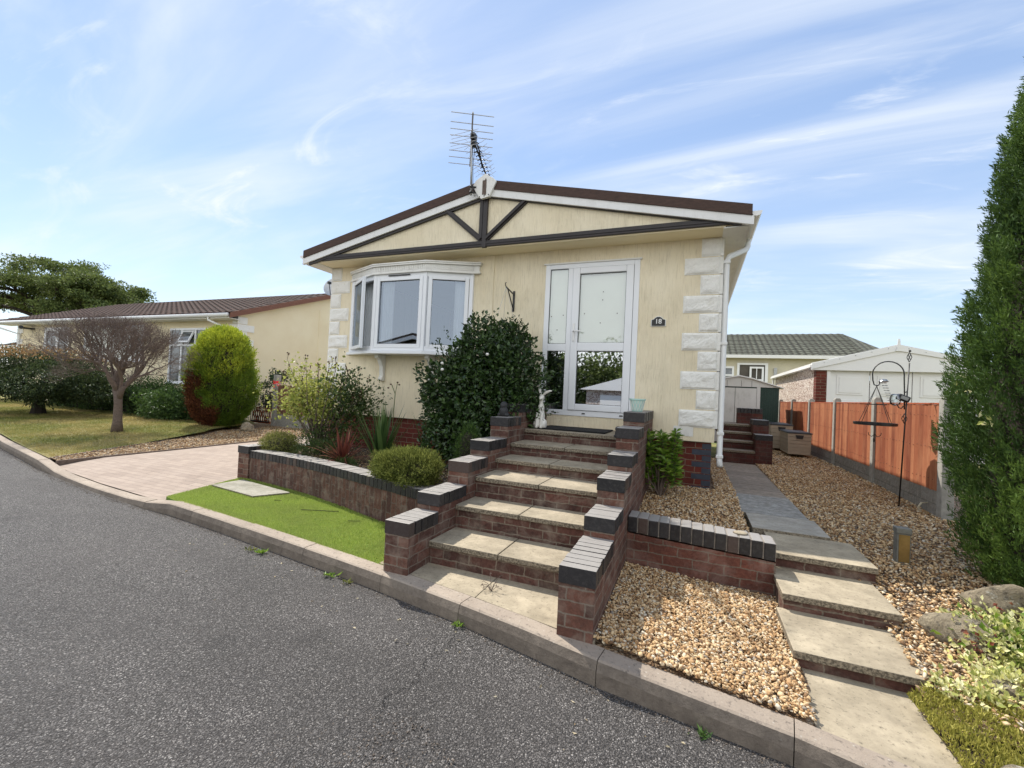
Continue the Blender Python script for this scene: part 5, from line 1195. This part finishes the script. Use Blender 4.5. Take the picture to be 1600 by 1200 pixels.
m = MB(); m.box(7.462,7.561,-1.446,-1.354,-.699,-.655); m.build('cap', 'lamp_grey', bl, bevel=.006)
m = MB(); m.tube([(8.36,.62,-.86),(8.36,.62,-.81),(8.40,.66,-.77),(8.47,.70,-.765)], [.006,.010,.010,.006], 6); tag(m.build('curled_stalk', 'leaf_dead'), 'pale curled dry stalk sticking out of the gravel behind the post light', 'stalk')
# ------------------------------------------------------------------ vegetation
def stems(mb, base, tips, r0=.012, r1=.003, bend=.1, k=5):
    for t in tips:
        b = Vector(base)+Vector((random.uniform(-1,1)*.03, random.uniform(-1,1)*.03, 0)); t = Vector(t); mid = b.lerp(t, .5)+Vector((random.uniform(-bend,bend), random.uniform(-bend,bend), random.uniform(0,bend)))
        mb.tube([b, b.lerp(mid,.6), mid, mid.lerp(t,.6), t], [r0, r0*.85, (r0+r1)/2, r1*1.3, r1], k)
# camellia
ca = root('camellia_bush', (3.45,-.75,-.77), 'large dark glossy camellia bush between the bay window and the front door', 'bush')
m = MB(); stems(m, (3.45,-.75,-.77), [(3.45+random.uniform(-.6,.6),-.75+random.uniform(-.4,.4),random.uniform(0,1)) for _ in range(16)], .022, .005); m.build('stem', 'bark_dark', ca)
m = MB()
for c, r, n_ in (((3.42,-.72,.10),(.72,.52,.84),9000),((3.02,-.80,-.05),(.42,.40,.50),3000),((3.72,-.62,.42),(.44,.42,.55),3600),((3.35,-.78,.74),(.50,.40,.50),3600),((3.30,-1.0,-.35),(.45,.42,.40),2600),((3.60,-.45,.95),(.34,.28,.25),1500),((2.95,-.85,.35),(.42,.36,.34),2000)):
    shrub_foliage(m, c, r, n_, .058, .58, .55, .13, 3.2, .25, .9, -.74)
for _ in range(60):     # stray shoots on the outline
    a = random.uniform(0, 6.28); el_ = random.uniform(-.3,1.3); d = Vector((math.cos(a)*math.cos(el_)*.85, math.sin(a)*math.cos(el_)*.62, math.sin(el_)*1.0)); s0 = Vector((3.45,-.75,.25))+d*.92; d2 = (d.normalized()+Vector((0,0,.5))).normalized()
    P = np.array([list(s0+d2*t*.17+Vector((random.uniform(-.02,.02),random.uniform(-.02,.02),0))) for t in np.linspace(0,1,9)]); leaves(m, P, RNG.normal(size=(9,3))+np.array(d2)*.8, .045, .55)
Vc = m.V; m.build('foliage', 'leaf_camellia', ca)
m = MB()
for c in ((3.05,-1.22,.52),(3.02,-1.18,.60),(3.62,-1.15,.72)): m.ball(c, (.022,.018,.018), 8, 6)
m.build('flower', 'flower_white', ca)
# tall cypress on the right
cy = root('cypress_tree', (8.40,-1.6,-1.05), 'tall dark green columnar cypress at the right edge beside the fence', 'tree')
m = MB(); m.tube([(8.40,-1.6,-1.1),(8.42,-1.6,1),(8.39,-1.6,2.6),(8.40,-1.6,3.5)], [.10,.08,.05,.01], 8); m.build('trunk', 'bark_dark', cy)
def conif(mb, c, zb, zt, rfun, n_clump, per_c, size, cs, rng, width=.22, up=1.1):
    z = zb+(zt-zb)*rng.random(n_clump)**.9; a = rng.random(n_clump)*6.283
    D = np.stack([np.cos(a), np.sin(a), np.zeros(n_clump)], 1)
    lumpv = lump(np.stack([np.cos(a)*1.3, np.sin(a)*1.3, z*1.1], 1), 18, .07, 2.6, rng)+lump(np.stack([np.cos(a)*1.3, np.sin(a)*1.3, z*.8], 1), 18, .10, 9., rng)
    rad = rfun(z)*(1-.30*rng.random(n_clump)**2)*(1+lumpv)
    P = np.array(c)*[1,1,0]+D*rad[:,None]; P[:,2] = z
    core = np.clip(.35+lump(np.stack([np.cos(a), np.sin(a), z], 1), 14, .25, 6., rng)+rng.random(n_clump)*.25, 0, .8)       # colour stays with the clump
    PP = np.repeat(P, per_c, 0); DD = np.repeat(D, per_c, 0); N_ = len(PP); t = rng.random(N_)
    ax = unit(DD+np.array([0,0,up])+np.repeat(rng.normal(size=(n_clump,3))*.30, per_c, 0))
    PP = PP+ax*(t*cs*2.0)[:,None]+rng.normal(size=(N_,3))*cs*(.42-.34*t)[:,None]
    ld = ax+rng.normal(size=(N_,3))*.45
    leaves(mb, PP, ld, size*(.6+.8*rng.random(N_)), width, .05, rng, rnd=np.clip(np.repeat(core, per_c)*.8+t*.35*rng.random(N_)+rng.random(N_)*.2, 0, 1))
m = MB(); rg = np.random.default_rng(21)
def rf(z): return np.interp(z, [-1.08,-.8,-.2,.4,1.2,2.0,2.6,3.1,3.7], [.37,.48,.59,.62,.52,.38,.25,.14,.02])
conif(m, (8.40,-1.6,0), -1.05, 3.55, rf, 8800, 44, .032, .070, rg, width=.22, up=1.7)
m.build('foliage', 'leaf_cypress', cy)
m = MB(); K = 24; zz_ = np.linspace(-1.05,3.3,30); m.lathe([(float(rf(z))*.72, z) for z in zz_], (8.40,-1.6,0), K); m.build('inner_branches', 'bark_dark', cy)
vi = MB()
for c in ((7.78,-1.86,.22),(7.80,-1.60,.46)):
    P = np.array(c)+RNG.normal(size=(7,3))*.035; leaves(vi, P, RNG.normal(size=(7,3)), .05, .6)
vi.build('variegated_sprig', 'leaf_variegated', cy)['kind'] = 'stuff'
# golden conifer
gc = root('golden_conifer', (-5.95,2.2,-1.05), 'rounded golden green conifer with a scorched brown patch low on its left side', 'bush')
rg = np.random.default_rng(5); m = MB(); m2 = MB()
def rf2(z): return np.interp(z, [-1.02,-.85,-.5,0,.5,.9,1.2,1.42,1.52], [.46,.68,.92,1.02,.98,.84,.62,.34,.10])*.72
n_ = 3800; z = -1.02+2.52*rg.random(n_); a = rg.random(n_)*6.283; D = np.stack([np.cos(a), np.sin(a), np.zeros(n_)], 1)
lv = lump(np.stack([np.cos(a), np.sin(a), z], 1), 18, .09, 4, rg)+lump(np.stack([np.cos(a), np.sin(a), z], 1), 16, .07, 11, rg); rad = rf2(z)*(1-.20*rg.random(n_)**2)*(1+lv); P = np.array([-5.95,2.2,0])+D*rad[:,None]; P[:,2] = z
top = rg.random(700); aa = rg.random(700)*6.283; rr_ = .58*np.sqrt(top); P2 = np.stack([-5.95+rr_*np.cos(aa), 2.2+rr_*np.sin(aa), 1.50-1.05*rr_**2], 1); P = np.concatenate([P, P2]); D = np.concatenate([D, np.tile([0,0,1.],(700,1))]); z = P[:,2]; n_ = len(P)
side = (P[:,0]+5.95)*(-.45)+(P[:,1]-2.2)*(-.9)      # faces the road
brown = (z < .10+.25*np.sin(P[:,0]*5)) & (side > .10) & (P[:,0] < -5.62+.25*np.sin(z*7))
pc = 16; rep = lambda q: np.repeat(q, pc, 0)
ax = unit(rep(D)*.7+np.array([0,0,1.])+rep(rg.normal(size=(n_,3))*.2)); PP = rep(P)+ax*(rg.random(n_*pc)**2*.20)[:,None]+rg.normal(size=(n_*pc,3))*.025
core = rep(np.clip(.22+.20*z+rg.random(n_)*.30+lump(P, 14, .16, 5., rg), 0, 1)); b_ = rep(brown); sz = .06*(.6+.8*rg.random(n_*pc)); ld = ax+rg.normal(size=ax.shape)*.4
leaves(m, PP[~b_], ld[~b_], sz[~b_], .3, .05, rg, rnd=np.clip(core[~b_]+rg.random((~b_).sum())*.25, 0, 1)); leaves(m2, PP[b_], ld[b_], sz[b_], .3, .05, rg)
m.build('foliage', 'leaf_conifer', gc); m2.build('brown_patch', 'leaf_conifer_brown', gc)
m = MB(); m.lathe([(float(rf2(z))*.80, z) for z in np.linspace(-1.0,1.3,14)], (-5.95,2.2,0), 20); m.build('inner_branches', 'bark_dark', gc)
# bare twiggy tree
bt = root('bare_tree', (-6.15,0,-1.03), 'small leafless tree with a round crown of purple brown twigs on the lawn', 'tree')
m = MB(); m.tube([(-6.15,0,-1.06),(-6.15,0,-.8),(-6.17,0,-.4),(-6.20,0,-.12)], [.12,.088,.076,.088], 12)
for s_ in (-1,1): m.tube([(-6.18,0,-.35),(-6.2+s_*.10,0,-.12),(-6.2+s_*.16,.02,.0)], [.06,.065,.05], 8)
m.build('trunk', 'bark_grey', bt, smooth=True)
random.seed(12); limbs = MB(); tw = MB(); cc_ = Vector((-6.35,0,.52))
def grow(p, d, L_, r, lev):
    pts = [p]; q = p; dd_ = d; e = q-cc_
    for i in range(4):
        dd_ = (dd_+Vector((random.gauss(0,.24), random.gauss(0,.24), random.gauss(0,.20)+.05))).normalized()
        if q.z < .05: dd_ = (dd_+Vector((0,0,.22))).normalized()
        q = q+dd_*L_/4; pts.append(q)
    (limbs if lev < 3 else tw).tube(pts, [r, r*.9, r*.78, r*.66, r*.55], 6 if lev < 2 else (4 if lev < 4 else 3), cap=False)
    e = q-cc_; ell = (e.x/1.72)**2+(e.y/1.7)**2+(e.z/1.05)**2
    if lev >= 7 or (ell > 1.0 and lev > 2): return
    for i in range((3,3,3,3,3,2,2)[lev]):
        t = pts[random.choice((2,3,4,4))] if lev < 5 else pts[random.choice((1,2,3,4))]
        sd = Vector((random.gauss(0,1), random.gauss(0,1), random.gauss(0,.9))).normalized()
        out = (t-Vector((-6.2,0,.0))).normalized()
        nd = dd_*.6+sd*.72+out*.42
        if ell > .8: nd = nd-e.normalized()*.3
        grow(t, nd.normalized(), max(.15, L_*random.uniform(.64,.88)), max(.0018, r*.56), lev+1)
for i, (a, el_) in enumerate(((0.,.50),(.9,.85),(1.9,.45),(2.8,.7),(3.4,.42),(4.4,.8),(5.4,.50),(.3,1.25),(3.0,1.15))):
    a += random.uniform(-.15,.15); grow(Vector((-6.2,0,-.14)), Vector((math.cos(a)*math.cos(el_), math.sin(a)*math.cos(el_), math.sin(el_))), random.uniform(.60,.78), .048, 0)
limbs.build('limb', 'twig_purple', bt); tw.build('twigs', 'twig_purple', bt)
# maple bush
mbsh = root('maple_bush', (-12,.9,-1.0), 'dark domed maple bush with bronze tips on a short trunk, on the lawn', 'bush')
m = MB(); m.tube([(-12,.9,-1.05),(-12,.9,-.7),(-12.1,.9,-.4)], [.20,.13,.12], 8)
for k in range(7): a = k*.9; m.tube([(-12,.9,-.6),(-12+.7*math.cos(a),.9+.7*math.sin(a),-.1)], [.07,.03], 6)
m.build('trunk', 'bark_dark', mbsh)
m = MB(); shrub_foliage(m, (-12.1,.9,.05), (1.85,1.7,.72), 26000, .075, .45, .55, .16, 4, -.1, .8, -.72, cluster=4, cs=.05); shrub_foliage(m, (-10.6,1.4,-.15), (.9,.9,.45), 5000, .075, .45, .5, .14, 4, -.1, .8, -.6, cluster=4, cs=.05); m.build('foliage', 'leaf_maple', mbsh)
m = MB(); P, D = blob_points((-12.0,.9,.22), (1.7,1.6,.68), 5200, .18, .12, 4); ok = P[:,2] > .55; P = P[ok]; leaves(m, P, D[ok]+RNG.normal(size=P.shape)*.6, .09, .4); m.build('bronze_tips', 'leaf_maple_tip', mbsh)
# hedge in front of the neighbour's home
hg = root('hedge', (-11,2.9,-1.05), 'clipped dark green hedge running along the neighbouring home', 'hedge')
m = MB()
for x_ in np.arange(-15.5,-6.6,.55):
    h_ = .62+.16*math.sin(x_*1.7)+random.uniform(-.05,.05); shrub_foliage(m, (x_,2.95+random.uniform(-.1,.1),-.62), (.50,.52,h_), 3400, .06, .55, .5, .16, 4, .3, .9, -1.05)
shrub_foliage(m, (-8.6,2.3,-.65), (.9,.55,.55), 5500, .06, .55, .5, .16, 4, .3, .9, -1.05)
m.build('foliage', 'leaf_hedge', hg)
m = MB(); m.box(-15.6,-6.8,2.7,3.25,-1.1,-.35); m.build('inner_branches', 'bark_dark', hg, bevel=.1)
# climber above the gate
cl_ = root('gate_climber', (-6.1,4.2,-.3), 'dark leafy climber leaning above the gate post', 'plant')
m = MB(); shrub_foliage(m, (-6.2,4.2,.40), (.42,.25,.20), 900, .06, .6, .6, .3, 4); shrub_foliage(m, (-6.75,4.2,.12), (.2,.15,.12), 260, .06, .6, .6, .3, 4); shrub_foliage(m, (-6.3,4.15,-.35), (.5,.2,.28), 1600, .06, .6, .6, .2, 4); m.build('foliage', 'leaf_camellia', cl_)
m = MB(); m.tube([(-5.95,4.2,-1.0),(-6.0,4.2,-.2),(-6.3,4.2,.3)], .02, 6); m.build('stem', 'bark_dark', cl_)
# big tree far left
bgt = root('oak_tree', (-42,12.5,-1.2), 'broad spreading oak rising behind the long home at the far left', 'tree')
random.seed(3); m = MB(); Tb = Vector((-42,13,-1.2)); m.tube([Tb, Tb+Vector((0,0,3.5)), Tb+Vector((.3,0,6.4))], [.65,.5,.4], 10); tips = []
for i in range(13):
    a = i*.55+random.uniform(-.3,.3); L_ = random.uniform(4.6,8.0); zt = random.uniform(2.0,4.6); b0 = Tb+Vector((.3,0,random.uniform(4.6,6.4))); t = b0+Vector((L_*math.cos(a), L_*math.sin(a)*.7, zt-1.4)); mid = b0.lerp(t,.5)+Vector((0,0,.6))
    m.tube([b0, b0.lerp(mid,.6), mid, mid.lerp(t,.5)+Vector((0,0,.1)), t], [.20,.16,.12,.08,.04], 6); tips.append(t); tips.append(mid+Vector((random.uniform(-1,1),0,random.uniform(.3,1.1))))
    for k in range(3): q = mid.lerp(t, random.random())+Vector((random.uniform(-1,1),random.uniform(-1,1),random.uniform(.2,1.0))); m.tube([mid, q], [.06,.03], 5); tips.append(q)
m.build('trunk', 'bark_dark', bgt)
m = MB()
for t in tips+[Tb+Vector((x_,random.uniform(-2,2),random.uniform(8.6,10.2)-.055*x_*x_)) for x_ in np.linspace(-7,7.5,26)]:
    shrub_foliage(m, tuple(t), (random.uniform(.8,1.5),random.uniform(.8,1.4),random.uniform(.30,.50)), 720, .17, .6, .8, .25, 3, .2, 1.0)
m.build('crown', 'leaf_tree', bgt)
# rose in the planter
ro = root('rose_bush', (.72,-.75,-.77), 'tall leggy rose bush with pale leaves and one red bloom at the planter end', 'bush')
random.seed(8); m = MB(); tips = [(random.uniform(-.05,1.35),random.uniform(-1.15,-.35),random.uniform(-.05,.62)) for _ in range(44)]
stems(m, (.75,-.85,-.77), tips, .011, .003, .12); m.build('stem', 'bark_grey', ro)
m = MB(); md = MB(); bud = MB()
for t in tips:
    for k in range(3):
        c = Vector(t).lerp(Vector((.75,-.85,-.5)), random.random()*.55)
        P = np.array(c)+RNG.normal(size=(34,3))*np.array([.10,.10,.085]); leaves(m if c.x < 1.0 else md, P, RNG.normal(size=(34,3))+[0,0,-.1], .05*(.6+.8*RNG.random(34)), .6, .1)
    for k in range(3): b0 = Vector(t)+Vector((random.uniform(-.03,.03),random.uniform(-.03,.03),random.uniform(.03,.13))); bud.tube([t, b0], .002, 3); bud.ball(b0, .012, 6, 4)
shrub_foliage(md, (1.15,-.55,-.05), (.38,.28,.44), 1500, .05, .55, .7, .25, 4)
shrub_foliage(md, (.85,-.8,-.52), (.55,.35,.22), 1800, .04, .5, .8, .2, 4, zmin=-.76)
m.build('foliage', 'leaf_rose', ro); md.build('painted_shade_foliage', 'leaf_rose_dark', ro); bud.build('bud', 'bud_brown', ro)  # darker leaves, right and low: shade put into the leaf colour
m = MB(); c0 = np.array((-.02,-1.0,.24)); P = c0+RNG.normal(size=(26,3))*.016; leaves(m, P, unit(P-c0)+[0,0,.4], .04, .8); m.build('red_bloom', 'flower_red', ro)
def tufted(name, label, cat, c, r, n_, size, mat, width=.2, up=.5, spread=.5, shell=.35, amp=.12, zmin=None, core=True):
    t = root(name, (c[0],c[1],zmin if zmin else c[2]), label, cat); m = MB(); shrub_foliage(m, c, r, n_, size, width, shell, amp, 4., up, spread, zmin, .05, cluster=6, cs=.018); m.build('foliage', mat, t)
    if core: m = MB(); m.ball(c, tuple(q*.72 for q in r), 14, 8); m.build('inner_branches', 'bark_dark', t)
    return t
tufted('low_shrub', 'low feathery yellow green shrub spilling over the left end of the planter', 'shrub', (.38,-1.22,-.66), (.33,.20,.17), 9000, .030, 'leaf_olive', zmin=-.77)
tufted('heather', 'mounded yellow green heather on the planter wall, left of the steps', 'shrub', (3.16,-1.98,-.57), (.39,.25,.19), 26000, .034, 'leaf_heather', zmin=-.69)
tufted('dwarf_conifer', 'small dark dwarf conifer under the camellia beside the step pier', 'shrub', (3.57,-1.42,-.42), (.15,.15,.33), 8000, .025, 'leaf_cypress', zmin=-.76)
tufted('creeping_sedum', 'tiny blue green creeping plant at the foot of the red cordyline', 'plant', (1.80,-1.42,-.73), (.16,.09,.05), 1400, .022, 'leaf_hedge', zmin=-.77, core=False)
tufted('trailing_plant', 'straggly olive plant on the soil between the rose and the cordyline', 'plant', (1.1,-1.15,-.68), (.38,.22,.13), 3800, .035, 'leaf_rose_dark', zmin=-.77, core=False)
def spiky(name, label, c, n_, L_, wd, mat, elr=(.3,1.5), arch=.35, extra=None):
    t = root(name, c, label, 'plant'); m = MB()
    for i in range(n_):
        a = random.uniform(0,6.283); e_ = random.uniform(*elr); l = L_*random.uniform(.6,1.1); d = Vector((math.cos(a)*math.cos(e_), math.sin(a)*math.cos(e_), math.sin(e_))); sd = Vector((-math.sin(a), math.cos(a), 0)); p = Vector(c)+Vector((random.uniform(-.03,.03),random.uniform(-.03,.03),0)); v = []; K = 6
        for k in range(K+1):
            t_ = k/K; w_ = wd*(.6+.9*t_ if t_ < .4 else (1-t_)/.6)*.5+.0005; v += [p-sd*w_, p+sd*w_]; p = p+d*l/K; d = (d+Vector((0,0,-arch/K*(1+t_)*math.cos(e_)*1.6))).normalized()
        m.add(v, [(2*k,2*k+1,2*k+3,2*k+2) for k in range(K)])
    m.build('blades', mat, t)
    if extra: extra(t)
    return t
random.seed(4)
spiky('cordyline', 'spiky red bronze cordyline in the middle of the planter', (1.62,-1.28,-.76), 110, .50, .026, 'blade_red', (.15,1.45))
def seedheads(t):
    m = MB(); m.tube([(2.12,-.92,-.3),(2.14,-.92,.18),(2.08,-.92,.30)], .006, 5); m.tube([(2.14,-.92,.18),(2.17,-.92,.33)], .004, 4); m.build('flower_stalk', 'stem_green', t)
    m = MB()
    for c in ((2.06,-.92,.31),(2.02,-.92,.26),(2.17,-.92,.34),(2.20,-.92,.31)): m.ball(c, (.018,.014,.012), 6, 4)
    m.build('seed_head', 'bud_brown', t)
spiky('iris_clump', 'clump of upright green sword leaves in front of the brick base', (2.12,-1.12,-.77), 60, .85, .044, 'blade_green', (1.0,1.5), .12, seedheads)
spiky('iris_clump', 'thin pair of green sword leaves right of the larger sword leaf clump', (2.62,-.80,-.77), 12, .80, .030, 'blade_green', (1.15,1.5), .12)
spiky('red_grass', 'small dull red grass tuft before the brick base', (2.78,-.62,-.77), 40, .42, .014, 'blade_red', (.6,1.45))
spiky('dry_grass', 'thin olive grass at the foot of the green sword leaves', (2.35,-1.45,-.77), 40, .26, .010, 'blade_green', (.3,1.4))
# laurel shrub by the corner
la = root('laurel_shrub', (5.60,-.62,-.82), 'bright green leafy laurel shrub growing from gravel beside the steps', 'shrub')
m = MB(); tips = [(5.60+random.uniform(-.19,.19),-.62+random.uniform(-.16,.16),random.uniform(-.55,-.06)) for _ in range(34)]; stems(m, (5.60,-.62,-.82), tips, .010, .004, .05); m.build('stem', 'bark_grey', la)
m = MB()
for t in tips:
    for k in range(7):
        c = Vector(t)+Vector((0,0,-.028*k)); a = RNG.random(6)*6.283; D = np.stack([np.cos(a), np.sin(a), .55-.12*k+0*a], 1)+RNG.normal(size=(6,3))*.2; leaves(m, np.tile(np.array(c),(6,1)), D, .088*(.8+.4*RNG.random(6)), .36, .10, nrm=np.tile([0,0,1.],(6,1)))
m.build('foliage', 'leaf_laurel', la)
# variegated plants and moss at the right corner
ev = root('variegated_euonymus', (7.6,-2.75,-1.1), 'cream edged variegated euonymus sprawling over stones under the cypress', 'shrub')
m = MB()
for c, r, n_ in (((7.62,-2.55,-.98),(.25,.22,.13),1900),((7.45,-2.88,-1.07),(.20,.15,.07),1300),((7.95,-2.35,-.94),(.22,.25,.20),1300),((7.14,-3.03,-1.10),(.08,.10,.05),220),((7.25,-3.05,-1.09),(.14,.10,.06),320)): shrub_foliage(m, c, r, n_, .028, .66, .6, .25, 4, .5, .7, -1.16)
m.build('foliage', 'leaf_variegated', ev)
m = MB(); shrub_foliage(m, (7.7,-2.5,-1.0), (.28,.25,.14), 700, .04, .6, .9, .2, 4, .4, .7, -1.1); m.build('green_foliage', 'leaf_laurel', ev)
m = MB(); stems(m, (7.7,-2.5,-1.1), [(7.7+random.uniform(-.35,.35),-2.5+random.uniform(-.4,.3),-.95+random.uniform(-.05,.2)) for _ in range(20)], .005, .002, .05); m.build('stem', 'stem_green', ev)
m = MB(); P = np.array((7.68,-2.30,-.93))+RNG.normal(size=(30,3))*.045; leaves(m, P, RNG.normal(size=(30,3)), .03, .7); P = np.array((7.42,-2.62,-.99))+RNG.normal(size=(26,3))*.04; leaves(m, P, RNG.normal(size=(26,3)), .03, .7)
tag(m.build('red_groundcover', 'blade_red'), 'dark red leaves peeping between the boulders', kind='stuff')
m = MB(); mossp = [(6.97,-3.62),(6.95,-3.10),(7.2,-3.0),(7.45,-2.95),(7.9,-2.85),(9.0,-2.9),(9.0,-4.2),(7.6,-3.84)]
q = scatter_poly(mossp, 60000); hz = -1.15+.07*np.exp(-((q[:,0]-7.4)**2+(q[:,1]+3.25)**2)*4)+.018*np.sin(q[:,0]*23)*np.sin(q[:,1]*19); P = np.column_stack([q, hz]); leaves(m, P, RNG.normal(size=(60000,3))*.6+[0,0,1.], .022*(.6+.8*RNG.random(60000)), .28, .05)
tag(m.build('moss_cover', 'leaf_moss'), 'olive yellow mossy ground cover at the kerb corner', kind='stuff')
m = MB(); m.add([(x_,y_,-1.19) for x_, y_ in mossp], [tuple(range(len(mossp)))]); m.build('moss_soil', 'soil'); tag(bpy.data.objects['moss_soil'], 'soil under the moss at the kerb corner', kind='structure')
# weeds
def weed(c, s_, lab, mat='leaf_laurel', n_=26):
    m = MB(); a = RNG.random(n_)*6.283; D = np.stack([np.cos(a), np.sin(a), .35+.7*RNG.random(n_)], 1); P = np.array(c)+RNG.normal(size=(n_,3))*[s_*.35,s_*.2,s_*.1]; P[:,2] = np.maximum(P[:,2], c[2]); leaves(m, P, D, s_*(.5+.6*RNG.random(n_)), .3, .05); tag(m.build('weed', mat), lab, 'weed', 'weeds along the kerb')
weed((2.50,-3.15,-1.22), .055, 'green weed at the kerb foot, left of the pair', n_=34); weed((2.38,-3.15,-1.22), .05, 'small dry weed beside the leftmost green weed', 'leaf_olive'); weed((3.36,-3.225,-1.22), .06, 'bushy green weed at the kerb below the left step pier'); weed((3.56,-3.25,-1.22), .04, 'low dry weed right of the bushy kerb weed', 'leaf_olive')
weed((4.585,-3.40,-1.22), .045, 'tiny green weed in the kerb joint below the steps'); weed((6.02,-3.645,-1.262), .045, 'scrubby weed at the kerb below the pebble bed', 'leaf_hedge')
m = MB(); wc = Vector((4.68,-3.10,-1.10))
for i in range(9):
    a = i*.7; t = wc+Vector((.07*math.cos(a), .05*math.sin(a), random.uniform(.03,.11))); m.tube([wc, wc.lerp(t,.5)+Vector((0,0,.02)), t], .0018, 4); leaves(m, np.tile(np.array(t),(3,1)), RNG.normal(size=(3,3)), .016, .5)
tag(m.build('dead_weed', 'bark_grey'), 'small dead brown weed growing from the slab joint at the foot of the steps', 'weed')
# litter on road
m = MB()
for _ in range(70):
    x_ = random.uniform(1.5,6.3); y_ = ky(x_)-abs(random.gauss(0,.35))-.05; P = np.array([[x_,y_,rdz(x_)+.005]]); leaves(m, P, np.array([[random.gauss(0,1),random.gauss(0,1),.1]]), random.uniform(.008,.028), .45)
tag(m.build('leaf_litter', 'leaf_dead'), 'pale scraps of dry leaf scattered on the road', kind='stuff')
# ------------------------------------------------------------------ across the road (seen in the window glass)
oh = root('park_home', (-9,-17,-1.2), 'home with brown gable roof across the road, mirrored in the bay window', 'house')
m = MB(); m.box(-15.5,-3.5,-26,-17,-1.3,1.7); m.prism([(-15.5,1.7),(-3.5,1.7),(-9.5,3.1)], 'y', -26, -17); m.build('wall', 'render_stone', oh)
m = MB()
for s_ in (-1,1): m.prism([(-9.5,3.5),(-9.5+s_*6.6,1.95),(-9.5+s_*6.6,1.8),(-9.5,3.35)], 'y', -26.5, -16.4)
m.build('roof', 'tile_brown', oh)
m = MB()
for s_ in (-1,1): m.prism([(-9.5,3.36),(-9.5+s_*6.6,1.81),(-9.5+s_*6.6,1.6),(-9.5,3.15)], 'y', -16.5, -16.38)
m.build('bargeboard', 'white_clean', oh)
window(oh, -12.5,-10.6,-.2,1.2,-16.95, [-11.5]); 
og = root('garage', (2.6,-12.5,-1.2), 'pebbledash garage with a white gable across the road, mirrored in the door', 'garage')
m = MB(); m.box(1.7,5.2,-18,-12.6,-1.3,.55); m.build('wall', 'pebbledash', og)
m = MB(); m.prism([(1.4,.55),(5.4,.55),(3.4,1.15)], 'y', -18.2, -12.4); m.build('roof', 'white_clean', og)
m = MB(); m.box(2.3,4.6,-12.6,-12.55,-1.25,.35); m.build('garage_door', 'white_clean', og)
for i, (x_, y_, s_) in enumerate([(-2.2,-22,1.0),(.6,-23.5,1.08),(3.4,-22.5,1.0),(6.4,-24,1.1),(9.5,-23,1.0),(-19,-24,1.1)]):
    t = root('broadleaf_tree', (x_,y_,-1.2), 'dark leafy tree across the road, %s in the row mirrored in the door' % ('leftmost','second','third','fourth','fifth','far apart')[i], 'tree', 'trees across the road')
    m = MB(); m.tube([(x_,y_,-1.3),(x_,y_,1.5)], [.2,.1], 8); m.build('trunk', 'bark_dark', t)
    m = MB(); shrub_foliage(m, (x_,y_,.95*s_), (2.0*s_,1.5,1.85*s_), 7000, .22, .6, .6, .22, 3, .2, 1.0, -1.1); m.build('crown', 'leaf_tree', t)
for o in bpy.data.objects:
    if '_w' in o: del o['_w']
